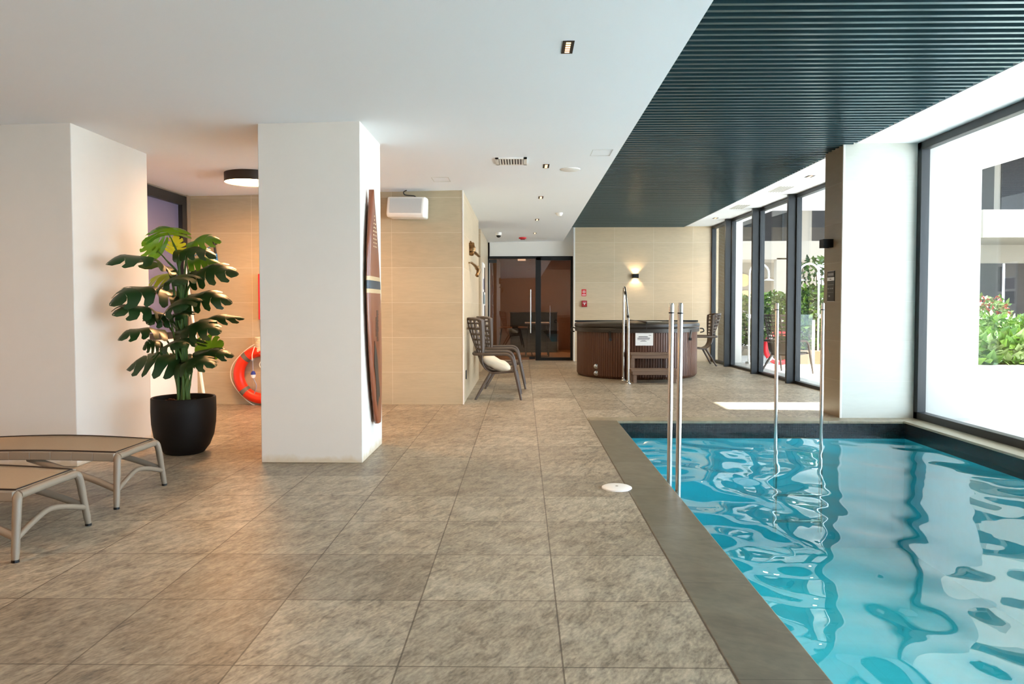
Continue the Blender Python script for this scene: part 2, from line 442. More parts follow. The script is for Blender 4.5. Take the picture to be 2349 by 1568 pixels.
# room behind the glass door
f = MB(); f.box((-3, YD + .15, -0.1), (4.5, 23, 0)); struct(f, 'floor.001', mat('tan floor of the far room', 'b28a5e', 0.5))
f = MB(); f.box((-3, 22.0, 0), (4.5, 22.15, 3)); f.box((-3.1, YD + .15, 0), (-3, 22, 3)); f.box((4.4, YD + .3, 0), (4.5, 22, 3)); f.box((-3, YD + .15, 2.9), (4.5, 22, 3.0))
f.box((1.25, YD + .0, 0), (4.5, YD + .15, 3))
struct(f, 'wall_far_room', mat('warm brown painted room wall', '94725c', 0.7))

# big right hand windows
def window_run(idx, x0, y0, x1, y1, zb, zt, mulls, fw=0.07, deep=0.13, bottom=0.09):
    t = thing('window_%d' % idx, None, None, kind='structure')
    def X(y): return x0 + (x1 - x0) * (y - y0) / (y1 - y0)
    f = MB()
    f.beam((X(y0) + .04, y0, zt - fw / 2), (X(y1) + .04, y1, zt - fw / 2), 0.10, fw)
    f.beam((X(y0) + .04, y0, zb + bottom / 2), (X(y1) + .04, y1, zb + bottom / 2), 0.10, bottom)
    for y in (y0 + fw / 2, y1 - fw / 2): f.box((X(y) - .01, y - fw / 2, zb), (X(y) + .09, y + fw / 2, zt))
    f.build('window_frame', M['frame'], t, bevel=0.004)
    for y in mulls:
        f = MB(); f.box((X(y) - deep, y - 0.035, zb), (X(y) + .09, y + 0.035, zt)); f.box((X(y) - .012, y - 0.075, zb), (X(y) + .03, y + 0.075, zt))
        f.build('mullion', M['frame'], t, bevel=0.003)
    f = MB(); f.beam((X(y0) + .045, y0, (zb + zt) / 2), (X(y1) + .045, y1, (zb + zt) / 2), 0.012, zt - zb - .02)
    f.build('pane', M['glass'], t)
    return t
window_run(2, 4.545, -4.9, 4.545, 8.59, 0.0, ZS + .015, (4.2, -0.3), 0.085, 0.10, 0.085)
window_run(3, 4.66, 9.12, 4.44, 17.42, 0.0, ZS + 0.015, (10.70, 12.45, 14.20, 15.93), 0.06, 0.14, 0.05)
# big pier at the pool end, carried on outside as a fin
f = MB(); f.box((3.70, 8.60, 0), (4.56, 9.12, ZS + .06)); struct(f, 'wall_right_pier', M['tile_shaded'])
f = MB(); f.box((3.706, 8.592, 0), (4.56, 8.601, ZS + .06)); struct(f, 'wall_right_pier_face', M['tile_daylit'])
f = MB(); f.box((4.665, 8.60, -0.05), (5.28, 9.12, 4.1)); struct(f, 'wall_outside_fin', mat('light grey outside render', 'a8a8a4', .7))
f = MB(); f.box((3.690, 8.588, 0), (3.712, 8.610, ZS + .04)); struct(f, 'trim_6', M['white'])
# outside fin by the far end
f = MB(); f.box((4.60, 17.42, -0.05), (5.16, 17.9, 4.4)); struct(f, 'wall_outside_far', M['white'])

# ================================================================ OUTSIDE
M['paving'] = tiled('pale courtyard paving', (0, 1), (0, 0), (0.6, 0.6), 0.004, 'b9b8b5', 'b0afab', 'b5ac9f', 0.7, False, (1, 1, 1), 0.001, 0.08)
f = MB(); f.box((4.75, -8, -0.2), (30, 34, -0.03)); f.box((-14, -20, -0.2), (30, -8, -0.03)); f.box((-14, -8, -0.2), (4.75, -5.3, -0.03)); struct(f, 'ground_paving', M['paving'])
# deep roof overhang with a slot that lets one strip of sun through beside the pier
f = MB(); f.box((4.62, -8, 4.12), (6.84, 22, 4.4)); f.box((6.84, -8, 4.12), (9.5, 8.36, 4.4)); f.box((6.84, 9.74, 4.12), (9.5, 22, 4.4)); f.box((9.25, 8.36, 4.12), (9.5, 9.74, 4.4)); f.box((4.66, -8, 3.17), (4.76, 17.42, 4.12))
struct(f, 'roof_overhang', M['white'])
stone = mat('pale render of the opposite building', '877d6f', 0.8, var=0.03)
f = MB()
# opposite building, near wing (seen through the near window) and far wing
f.box((11.1, 18.0, 2.95), (24, 18.3, 3.62)); f.box((11.1, 18.3, 2.95), (24, 20.2, 3.10)); f.box((11.1, 20.2, -0.05), (24, 20.5, 0.6)); f.box((11.1, 20.2, 2.45), (24, 20.5, 9)); f.box((10.9, 18.0, 5.4), (24, 20.2, 6.4))
f.box((5.0, 26.3, 2.95), (11.1, 26.6, 3.60)); f.box((5.0, 26.6, 2.95), (11.1, 28.3, 3.1)); f.box((5.0, 28.3, -0.05), (8.9, 28.6, 9)); f.box((10.5, 28.3, -0.05), (11.2, 28.6, 9)); f.box((8.9, 28.3, 2.4), (10.5, 28.6, 9)); f.box((5, 26.3, 5.6), (11.2, 28.4, 6.6))
f.box((10.6, 20.2, -0.05), (11.1, 20.6, 9)); f.box((9.0, 26.3, -.05), (9.35, 26.6, 3))
ob = struct(f, 'wall_opposite_building', stone)
bw = mat('dark glazing of opposite building', '2a2624', 0.6, 0.0, var=0.3, spec=.2)
for x0, x1, z0, z1, yy in ((11.3, 13.0, 0.6, 2.45, 20.19), (13.1, 14.6, 0.6, 2.45, 20.19), (11.3, 12.7, 3.3, 5.3, 20.15), (12.9, 16, 3.3, 5.3, 20.15), (14.7, 17, 0.6, 2.45, 20.19),
                           (7.6, 8.8, 3.3, 5.5, 28.29), (9.2, 10.6, 3.3, 5.5, 28.29), (11.0, 12.2, 3.3, 5.5, 28.29)):
    f = MB(); f.box((x0, yy, z0), (x1, yy + .06, z1)); f.build('window_dark', bw, ob)
    f = MB(); f.box(((x0 + x1) / 2 - .04, yy - .03, z0), ((x0 + x1) / 2 + .04, yy, z1)); f.build('window_bar', M['frame'], ob)
f = MB(); f.box((8.9, 28.32, 0), (10.5, 28.38, 2.4)); f.build('door_panel', mat('taupe panel door', '776a58', 0.6), ob)
for x, z, r, lb in ((7.95, 2.05, .28, 'round woven tan disc on the opposite wall, left of the shower head'), (8.42, 2.28, .24, 'highest round woven tan disc on the opposite wall'), (8.5, 1.6, .3, 'round woven tan disc on the opposite wall, just above the hedge top'), (7.55, 1.35, .25, 'round woven tan disc half hidden by the left end of the hedge')):
    f = MB(); f.lathe([(0, -.06), (r, -.06), (r, 0), (0, 0)], 32, (x, 28.3, z), 'y')
    tag(f.build('wall_disc', mat('woven tan disc', 'c9a777', 0.8, var=.15, nscale=40), smooth=True), lb, 'wall decor', 'woven discs on the courtyard wall')

leafg = {}
for nm, cc in (('bright', '6f8f34'), ('mid', '4d6f28'), ('dark', '2c471c'), ('red', '9c3f3a'), ('pale', '87985f')):
    mm = mat('shrub leaf ' + nm, cc, 0.5, var=0.3, nscale=4)
    mm.node_tree.nodes['Principled BSDF'].inputs['Subsurface Weight'].default_value = 0.0
    leafg[nm] = mm


def foliage(name, lo, hi, n, ls, mats, parent, seed=1, rounded=True):
    rnd = random.Random(seed); f = MB(); bm = f.bm
    c = (Vector(lo) + Vector(hi)) / 2; h = (Vector(hi) - Vector(lo)) / 2
    for i in range(n):
        while True:
            q = Vector((rnd.uniform(-1, 1), rnd.uniform(-1, 1), rnd.uniform(-1, 1)))
            m_ = (abs(q.x) ** 4 + abs(q.y) ** 4 + abs(q.z) ** 4) if rounded else 0.9
            if m_ <= 1 and (rnd.random() < 0.25 or m_ > 0.4 or not rounded): break
        nn = noise.noise(Vector((q.x * h.x, q.y * h.y, q.z * h.z)) * 2.2) * 0.18
        p = c + Vector((q.x * h.x, q.y * h.y, q.z * h.z)) * (1 + nn)
        d = Vector((rnd.uniform(-1, 1), rnd.uniform(-1, 1), rnd.uniform(-.3, 1))).normalized(); s = d.cross(Vector((rnd.random(), rnd.random(), rnd.random()))).normalized()
        L = ls * rnd.uniform(.6, 1.3); nrm = d.cross(s) * L * .12
        v = [bm.verts.new(p), bm.verts.new(p + d * L * .5 + s * L * .28 + nrm), bm.verts.new(p + d * L), bm.verts.new(p + d * L * .5 - s * L * .28 + nrm)]
        fc = bm.faces.new(v); fc.material_index = rnd.randrange(len(mats))
    return f.build(name, mats, parent, recalc=False)


def bush(label, lo, hi, n, ls, mats, seed, name='shrub', group=None):
    t = thing(name, label, 'shrub', ((lo[0] + hi[0]) / 2, (lo[1] + hi[1]) / 2, 0), group=group)
    o = Vector(t.location)
    foliage('foliage', Vector(lo) - o, Vector(hi) - o, n, ls, mats, t, seed)
    rnd = random.Random(seed)
    for k in range(4):
        f = MB()
        x = rnd.uniform(-.3, .3) * (hi[0] - lo[0]); y = rnd.uniform(-.3, .3) * (hi[1] - lo[1])
        f.tube([(x * .6, y * .6, .12), (x, y, lo[2] + .3 * (hi[2] - lo[2])), (x * 1.3, y * 1.2, lo[2] + .75 * (hi[2] - lo[2]))], [.02, .015, .008], 6); f.build('stem', mat_stem, t)
    return t
mat_stem = mat('shrub bark', '5b4630', 0.8)
G = leafg
f = MB(); f.box((5.2, 20.0, -.04), (8.0, 20.2, 0.22)); f.box((5.2, 20.2, -.04), (5.4, 22, 0.22)); f.box((5.4, 20.2, -.04), (8.0, 22, 0.12)); tag(f.build('planter', stone, bevel=.01), 'long low white planter holding the clipped hedge beyond the far windows', 'planter')
bush('dense bright clipped hedge seen through the two far window panes', (5.45, 20.25, 0.15), (8.0, 21.6, 1.62), 5200, .13, [G['bright'], G['mid'], G['pale'], G['dark']], 3, 'hedge')
f = MB(); f.box((6.3, 16.9, -.04), (7.72, 18.6, 0.28)); tag(f.build('planter', mat('brown timber planter', '9a7857', 0.7), bevel=.01), 'brown timber planter under the tall shrub behind the shower pole', 'planter')
bush('tall loose green shrub behind the shower nearest the pier', (6.35, 17.0, 0.2), (7.6, 18.3, 1.75), 2600, .13, [G['bright'], G['mid'], G['dark']], 5)
bush('thin leafy young tree rising beside the shower pole', (6.7, 17.6, 1.5), (7.7, 18.4, 2.45), 260, .14, [G['mid'], G['dark']], 6, 'young_tree')
f = MB(); f.box((7.8, 13.7, -.04), (16, 13.9, 0.20)); f.box((7.8, 13.9, -.04), (16, 18, 0.12)); tag(f.build('planter', stone, bevel=.01), 'long low stone planter seen through the big near window', 'planter')
bx = [(8.1, 14.0, 9.0, 14.9, .62, 'low', 11), (8.9, 14.0, 9.9, 14.9, .68, 'x', 12), (9.8, 14.0, 10.9, 14.9, .60, 'y', 13)]
for i, (x0, y0, x1, y1, z, k, sdd) in enumerate(bx):
    bush(['lowest strappy bright green plant at the fin end of the stone planter', 'strappy bright plant at the front of the stone planter, middle one', 'strappy bright green plant at the frame edge of the stone planter'][i], (x0, y0, .1), (x1, y1, z), 1300, .24, [G['bright'], G['pale'], G['mid']], sdd)
bush('pale rounded shrub behind the strappy plants by the fin', (8.4, 15.0, .2), (10.4, 16.6, 1.12), 3200, .13, [G['pale'], G['mid'], G['bright']], 21)
bush('pale green rounded shrub behind the planter, nearer the frame edge', (10.2, 15.0, .2), (12.6, 16.8, 1.02), 3200, .13, [G['pale'], G['mid'], G['bright']], 22)
bush('shrub with red leaves on top seen through the near window', (9.6, 16.7, .3), (11.2, 17.6, 1.5), 1300, .13, [G['red'], G['pale'], G['mid']], 23)
bush('dull green shrub under the dark windows of the opposite building', (12.0, 16.9, .3), (14.2, 17.9, 1.38), 1800, .13, [G['mid'], G['dark'], G['pale']], 24)

# outdoor showers
def shower(x, y, h, r, dx, label):
    t = thing('outdoor_shower', label, 'shower', (x, y, 0), group='showers in the courtyard')
    f = MB(); pts = [(0, 0, -.03), (0, 0, 1.0), (0, 0, h - r)]
    for k in range(1, 11):
        a = PI * k / 10; pts.append((dx * (r - r * math.cos(a)), 0, h - r + r * math.sin(a)))
    pts.append((dx * 2 * r, 0, h - r - .12)); f.tube(pts, .022, 10); f.build('riser_pipe', M['plastic_white'], t, smooth=True)
    f = MB(); f.lathe([(0, .03), (.03, .03), (.11, 0), (.11, -.015), (0, -.015)], 24, (dx * 2 * r, 0, h - r - .15)); f.build('shower_head', M['plastic_white'], t, smooth=True)
    f = MB(); f.box((-.04, -.08, 1.02), (.04, -.02, 1.12)); f.build('valve', M['steel'], t, bevel=.01)
    f = MB(); f.lathe([(0, 0.02), (.08, 0.02), (.08, -.03), (0, -.03)], 24); f.build('base_plate', M['steel'], t)
shower(5.20, 17.0, 2.27, .22, 1, 'white arched shower pole in front of the clipped hedge')
shower(6.78, 17.0, 2.27, .22, -1, 'white arched shower pole beside the tall shrub, nearest the pier')
# white bollards / glass screen
t = thing('glass_screen', 'clear glass screen with white end posts in the courtyard', 'screen', (6.0, 15.9, 0))
f = MB(); f.box((-.22, -.006, .05), (.22, .006, 1.12)); f.build('glass_pane', M['glass'], t)
for x in (-.24, .24):
    f = MB(); f.box((x - .025, -.025, -.03), (x + .025, .025, 1.0)); f.build('post', M['plastic_white'], t, bevel=.005)
# outside lifebuoy on its stand
def ring(mb, c, R0, r0, axis='y', n=48, m=16, a0=0, a1=2 * PI):
    pts = []
    N = n
    full = abs(a1 - a0 - 2 * PI) < 1e-4
    for k in range(N if full else N + 1):
        a = a0 + (a1 - a0) * k / N
        v = {'y': (R0 * math.cos(a), 0, R0 * math.sin(a)), 'x': (0, R0 * math.cos(a), R0 * math.sin(a)), 'z': (R0 * math.cos(a), R0 * math.sin(a), 0)}[axis]
        pts.append(Vector(c) + Vector(v))
    mb.tube(pts, r0, m, closed=full)
    return mb
M['orange'] = mat('orange lifebuoy', 'ef3310', 0.4, var=0.04)
M['red'] = mat('red plastic', 'd8202a', 0.4)
M['greyband'] = mat('grey reflective band', '6d675c', 0.5)
t = thing('lifebuoy', 'red lifebuoy ring on a stand outside behind the courtyard chair', 'lifebuoy', (5.68, 16.3, 0.386))
f = MB(); ring(f, (0, 0, 0), .33, .055); f.build('ring', M['red'], t, smooth=True)
for a in range(4):
    f = MB(); aa = PI / 4 + a * PI / 2; ring(f, (0, 0, 0), .33, .058, 'y', 6, 16, aa - .12, aa + .12); f.build('band', M['paper'], t, smooth=True)
f = MB(); f.tube([(-.05, .08, -.5), (-.05, .08, .75)], .02, 8); tag(f.build('lifebuoy_stand', M['plastic_white'], loc=(5.68, 16.36, 0.47)), 'white pole stand behind the red lifebuoy outside', 'stand')

# ================================================================ POOL WATER
def water():
    f = MB(); bm = f.bm
    x0, x1, y0, y1 = PX0 + .001, PX1 - .001, -4.0, PY1 - .001; nx = 92; ny = 340
    def h(x, y):
        a = noise.noise(Vector((x * 1.1, y * 1.0, 3.1))) * 0.024
        wf = 0.40 + 0.85 * max(0, min(1, (2.9 - x) / 1.0)) + 0.5 * max(0, min(1, (x - 3.5) / .6))
        b = noise.noise(Vector((x * 3.0 + y * .5, y * 2.8, 8.2))) * 0.018 * wf
        c = noise.noise(Vector((x * 6.1, y * 5.0, 1.7))) * 0.0032 * wf
        return a + b + c
    V = [[bm.verts.new((x0 + (x1 - x0) * i / nx, y0 + (y1 - y0) * j / ny, h(x0 + (x1 - x0) * i / nx, y0 + (y1 - y0) * j / ny))) for i in range(nx + 1)] for j in range(ny + 1)]
    for j in range(ny):
        for i in range(nx): bm.faces.new((V[j][i], V[j][i + 1], V[j + 1][i + 1], V[j + 1][i]))
    m, n, l, p = newmat('clear pool water'); n.remove(p); out = n['Material Output']
    tr = n.new('ShaderNodeBsdfTransparent'); tr.inputs[0].default_value = (0.66, 0.96, 0.98, 1)
    gl = n.new('ShaderNodeBsdfGlossy'); gl.inputs['Roughness'].default_value = 0.0
    fr = fresnel(n, l, 1.5)
    mx = n.new('ShaderNodeMixShader'); l.new(fr.outputs[0], mx.inputs[0]); l.new(tr.outputs[0], mx.inputs[1]); l.new(gl.outputs[0], mx.inputs[2]); l.new(mx.outputs[0], out.inputs[0])
    o = f.build('pool_water', m, smooth=True, loc=(0, 0, -0.137), recalc=False, angle=180)
    tag(o, 'rippled turquoise water filling the indoor swimming pool', 'water', kind='stuff')
water()

# ================================================================ POOL FITTINGS
def make_ladder(loc, rz, span, top, lean, label):
    """two plain vertical rails standing in the water, treads between them under the surface"""
    t = thing('pool_ladder', label, 'pool ladder', loc, rz, 'pool ladders')
    for y in (-span / 2, span / 2):
        f = MB(); f.tube([(0, y, -1.1), (0, y, -0.1), (lean, y, top - .012), (lean, y, top)], [.019, .019, .019, .014], 20)
        r_ = f.build('rail', M['steel'], t, smooth=True)
        f = MB(); f.tube([(lean, y, top - .075), (lean, y, top - .066)], .0202, 20); f.build('joint_ring', M['blackmetal'], r_, smooth=True)
        f = MB(); f.tube([(lean, y, top - .001), (lean, y, top + .0015)], .012, 16); f.build('end_cap', M['blackmetal'], r_, smooth=True)
    for z in (-.70, -.98):
        f = MB(); f.box((-.04, -span / 2, z - .012), (.04, span / 2, z + .012)); f.build('tread', M['steel'], t, bevel=.004)
    return t
make_ladder((1.10, 5.35, 0), 0, 0.31, 1.325, 0.008, 'steel ladder rails rising from the water beside the near left pool edge')
make_ladder((2.925, 7.82, 0), PI / 2, 0.48, 1.335, 0.0, 'steel ladder rails standing in the water near the far pool end')
# skimmer lid
t = thing('skimmer_lid', 'round white plastic lid on the floor tiles beside the pool coping', 'lid', (0.675, 5.255, 0.0))
f = MB(); f.lathe([(0, .016), (.02, .016), (.095, .014), (.107, .008), (.108, 0), (0, 0)], 56); f.build('lid_disc', M['plastic_white'], t, smooth=True, angle=30)
f = MB(); f.lathe([(0, .0175), (.010, .0175), (.010, .0155), (0, .0155)], 16); f.build('finger_hole', mat('grey plug', '9a9a92', .5), t)

# ================================================================ HOT TUB
M['cover'] = mat('dark brown vinyl cover', '2c2520', 0.38, var=.12, nscale=3)
M['tubwood'] = mat('brown wood-look cladding', '583522', 0.42, var=.15, nscale=3, stretch=(1, 1, .15))
t = thing('hot_tub', 'round brown hot tub with ribbed cladding and a dark vinyl cover', 'hot tub', (2.17, 14.1, 0))
f = MB(); bm = f.bm; N = 900; rings = []
for r, z in ((1.085, 0.0), (1.10, .01), (1.13, .05), (1.13, .845), (1.10, .86)):
    rg = []
    for k in range(N):
        a = 2 * PI * k / N; ph = (k % 6)
        g_ = -.012 if ph == 0 else 0
        rg.append(bm.verts.new(((r + g_) * math.cos(a), (r + g_) * math.sin(a), z)))
    rings.append(rg)
for A_, B_ in zip(rings, rings[1:]):
    for k in range(N): bm.faces.new((A_[k], A_[(k + 1) % N], B_[(k + 1) % N], B_[k]))
bm.faces.new(rings[-1]); bm.faces.new(rings[0][::-1]); f.build('cladding', M['tubwood'], t)
f = MB(); f.lathe([(0, 1.03), (.6, 1.02), (1.12, 1.0), (1.165, .985), (1.175, .96), (1.175, .93), (1.165, .915), (1.16, .912), (1.17, .90), (1.165, .835), (1.12, .83)], 96); cv = f.build('cover', M['cover'], t, smooth=True, angle=35)
f = MB(); f.box((-.006, -1.176, .9), (.006, 1.17, 1.031)); f.box((-1.17, -.02, 1.002), (1.17, .02, 1.035)); f.build('seam', M['black'], cv)
for a in (-122, -42, 70, 130):
    x, y = math.cos(R(a)), math.sin(R(a))
    f = MB(); f.beam((1.172 * x, 1.172 * y, .87), (1.145 * x, 1.145 * y, .70), .035, .012, (x, y, 0)); f.box((1.15 * x - .022, 1.15 * y - .022, .685), (1.15 * x + .022, 1.15 * y + .022, .73)); f.build('strap', M['black'], cv)
f = MB(); f.tube([(-1.165, -.05, .885), (-1.22, -.05, .90), (-1.24, -.05, .84), (-1.18, -.05, .82)], .012, 8, smooth_n=4); f.build('cover_handle', M['black'], cv, smooth=True)
f = MB(); f.tube([(1.165, -.2, .885), (1.22, -.2, .88), (1.235, -.2, .83), (1.17, -.2, .81)], .012, 8, smooth_n=4); f.build('cover_handle', M['black'], cv, smooth=True)
for z in (.215, .09):
    a = R(-137.5); f = MB(); f.sphere((1.135 * math.cos(a), 1.135 * math.sin(a), z), .036, (1, .6, 1)); f.lathe([(0.018, -.02), (.045, -.012), (.045, 0), (.03, .01)], 20, (1.14 * math.cos(a), 1.14 * math.sin(a), z), 'y'); f.build('chrome_knob', M['steel'], t, smooth=True, label='chrome drain knob')
t2 = thing('notice_sheet', 'white printed sheet taped to the front of the hot tub', 'notice', (2.135, 12.955, .733))
f = MB(); f.box((-.155, -.001, -.122), (.155, .001, .122)); f.build('sheet', M['paper'], t2)
f = MB()
bars(f, [(.08, .12, .055, .062), (-.10, .06, .026, .038), (-.12, .10, .000, .012), (-.12, .09, -.022, -.014), (-.05, .02, -.034, -.028), (-.07, .04, -.05, -.043)], lambda u, v, q: (u, -.0022, v), 0)
f.build('print', M['ink'], t2)
f = MB(); f.box((-.16, -.11, 0), (.16, .11, .002)); tag(f.build('paper_sheet', M['paper'], loc=(2.35, 13.4, 1.02)), 'blank white sheet lying flat on top of the hot tub cover', 'sheet')

# steps
M['stepwood'] = mat('weathered brown timber', '77604e', .6, var=.2, nscale=8, stretch=(.3, 3, 3))
t = thing('wooden_steps', 'two-tread brown timber steps in front of the hot tub', 'steps', (2.235, 12.72, 0))
for x in (-.335, .335):
    f = MB(); f.box((x - .03, -.26, 0), (x + .03, -.20, .20)); f.box((x - .03, .0, 0), (x + .03, .06, .46)); f.box((x - .03, .20, 0), (x + .03, .25, .46)); f.box((x - .025, -.26, .14), (x + .025, .25, .20)); f.box((x - .025, 0, .40), (x + .025, .25, .46)); f.build('side_frame', M['stepwood'], t, bevel=.004)
for z, y0, y1, w_ in ((.20, -.29, .02, .40), (.46, -.02, .27, .375)):
    f = MB()
    yy = y0; dd = (y1 - y0 - .01) / 2
    for k in range(2): f.box((-w_, yy, z), (w_, yy + dd, z + .035)); yy += dd + .01
    f.box((-w_ + .02, y0 + .01, z - .06), (w_ - .02, y0 + .03, z)); f.build('tread', M['stepwood'], t, bevel=.004)
# handrail
t = thing('handrail', 'stainless steel handrail standing beside the hot tub steps', 'handrail', (1.775, 12.7, 0))
f = MB(); f.tube([(0, -.31, .01), (0, -.31, .80), (0, -.31, .97), (0, -.24, 1.14), (0, .10, 1.56), (0, .18, 1.625), (0, .25, 1.60), (0, .28, 1.5), (0, .28, 1.2), (0, .28, .01)], .021, 16, smooth_n=6); f.build('rail', M['steel'], t, smooth=True)
for y in (-.31, .28):
    f = MB(); f.lathe([(0, .012), (.05, .012), (.055, 0), (0, 0)], 24, (0, y, 0)); f.lathe([(.021, .05), (.03, .04), (.03, .01), (.021, .01)], 24, (0, y, 0)); f.build('floor_flange', M['steel'], t, smooth=True)
f = MB(); f.tube([(.0, -.27, 1.10), (.0, .09, 1.55)], .0225, 12); f.build('black_grip', M['black'], t, smooth=True, label='black grip sleeve')

# ================================================================ CHAIRS
M['chair'] = mat('taupe brown resin', '54453a', .5, var=.06)
def make_chair(label):
    t = thing('armchair', label, 'chair', group='high-backed lattice armchairs')
    # profile of the shell centre line (x forward, z up) and wing depth, half width
    prof = [(-.415, 1.13, .235, .335), (-.395, 1.05, .225, .33), (-.355, .92, .19, .315), (-.315, .80, .15, .295), (-.275, .70, .11, .275), (-.245, .60, .07, .26), (-.21, .50, .045, .25),
            (-.155, .42, .03, .25), (-.07, .375, .02, .255), (.05, .365, .012, .265), (.17, .385, .006, .275), (.28, .415, .0, .28), (.32, .41, .0, .28)]
    def S(v):
        i = min(int(v), len(prof) - 2); q = v - i
        return [prof[i][k] * (1 - q) + prof[i + 1][k] * q for k in range(4)]
    us = []; NC = 8
    edge = .055; gap = .32
    cols = [-1, -1 + edge * 2]; usable = 2 - 4 * edge; cw = usable / NC
    holes_u = set(); u = -1 + 2 * edge; us = [-1, u]
    for k in range(NC):
        us += [u + cw * .72, u + cw]; holes_u.add(len(us) - 3); u += cw
    us[-1] = us[-2] + (us[-1] - us[-2]); us.append(1.0)
    vs = [0.0]; holes_v = set(); v = .35
    vs.append(v); NR = 8; rh = .62
    for k in range(NR):
        holes_v.add(len(vs) - 1); vs += [v + rh * .62, v + rh]; v += rh
    seatrows = []
    while v < len(prof) - 1.35:
        vs.append(v + .45); v += .45
    vs.append(len(prof) - 1.0)
    f = MB(); bm = f.bm; G_ = []
    for v in vs:
        x, z, wd, hw = S(v); row = []
        for u in us:
            a = abs(u); yy = hw * (u * (1 - .10 * a * a) / .90)
            row.append(bm.verts.new((x + wd * a ** 1.75, yy, z + (.012 if v == 0 else 0) * (1 - a ** 6) - (.03 * a ** 8 if v == 0 else 0))))
        G_.append(row)
    for j in range(len(vs) - 1):
        for i in range(len(us) - 1):
            if j in holes_v and i in holes_u: continue
            bm.faces.new((G_[j][i], G_[j][i + 1], G_[j + 1][i + 1], G_[j + 1][i]))
    o = f.build('seat_shell', M['chair'], t, smooth=True, angle=60)
    so_ = o.modifiers.new('solid', 'SOLIDIFY'); so_.thickness = .014; so_.offset = 0
    # arms: one loop round the back, both sides, down into the front legs
    for s in (-1, 1):
        f = MB(); f.tube([(-.285, 0.0, .635), (-.30, s * .15, .635), (-.26, s * .285, .635), (-.12, s * .325, .635), (.10, s * .335, .637), (.19, s * .34, .63), (.245, s * .345, .58), (.275, s * .35, .48), (.30, s * .355, .36)], .019, 10, smooth_n=5, flat=1.15); f.build('armrest', M['chair'], t, smooth=True)
        f = MB(); f.tube([(.298, s * .355, .37), (.335, s * .36, .2), (.375, s * .365, 0)], [.023, .021, .016], 10); f.build('leg', M['chair'], t, smooth=True)
        f = MB(); f.tube([(-.05, s * .24, .37), (-.15, s * .29, .20), (-.265, s * .34, 0)], [.024, .022, .016], 10); f.build('leg', M['chair'], t, smooth=True)
    f = MB()
    f.beam((-.06, -.25, .355), (-.06, .25, .355), .05, .02); f.beam((.27, -.35, .392), (.27, .35, .392), .05, .02)
    for s in (-1, 1): f.beam((-.08, s * .245, .36), (.28, s * .30, .395), .03, .03)
    f.build('seat_frame', M['chair'], t, bevel=.004)
    return t
ch = make_chair('brown lattice armchair holding a cream cushion, nearest along the tiled side wall')
ch.location = (-.395, 10.56, 0)
dup(ch, (-.33, 11.93, 0), 0, 'empty brown lattice armchair behind the one with the cushion')
dup(ch, (3.96, 16.35, 0), R(176), 'brown lattice armchair between the hot tub and the far window')
dup(ch, (5.08, 14.35, 0), R(32), 'brown lattice armchair outside the window in the courtyard')
# cushion
f = MB(); bm = f.bm; n_ = 20
def cush(i, j, s):
    a = (i / n_ * 2 - 1); b = (j / n_ * 2 - 1)
    e = (1 - a ** 4) * (1 - b ** 4); th = .075 * max(0, e) ** .45
    pinch = 1 - .10 * (a * a * b * b)
    w_ = .006 * noise.noise(Vector((a * 3, b * 3, s))) * 4 * e
    return (a * .225 * (1 - .06 * b * b) , b * .225 * (1 - .06 * a * a), s * th + w_)
for s in (-1, 1):
    V = [[bm.verts.new(cush(i, j, s)) for i in range(n_ + 1)] for j in range(n_ + 1)]
    for j in range(n_):
        for i in range(n_): bm.faces.new((V[j][i], V[j][i + 1], V[j + 1][i + 1], V[j + 1][i]))
bmesh.ops.remove_doubles(bm, verts=bm.verts, dist=.0005)
cu = f.build('cushion', mat('cream cotton', 'dccfb8', .85, var=.05), smooth=True, angle=180)
cu.location = (-.375, 10.56, .475); cu.rotation_euler = (0, R(27), 0)
tag(cu, 'cream square cushion lying in the seat of the nearest armchair', 'cushion')

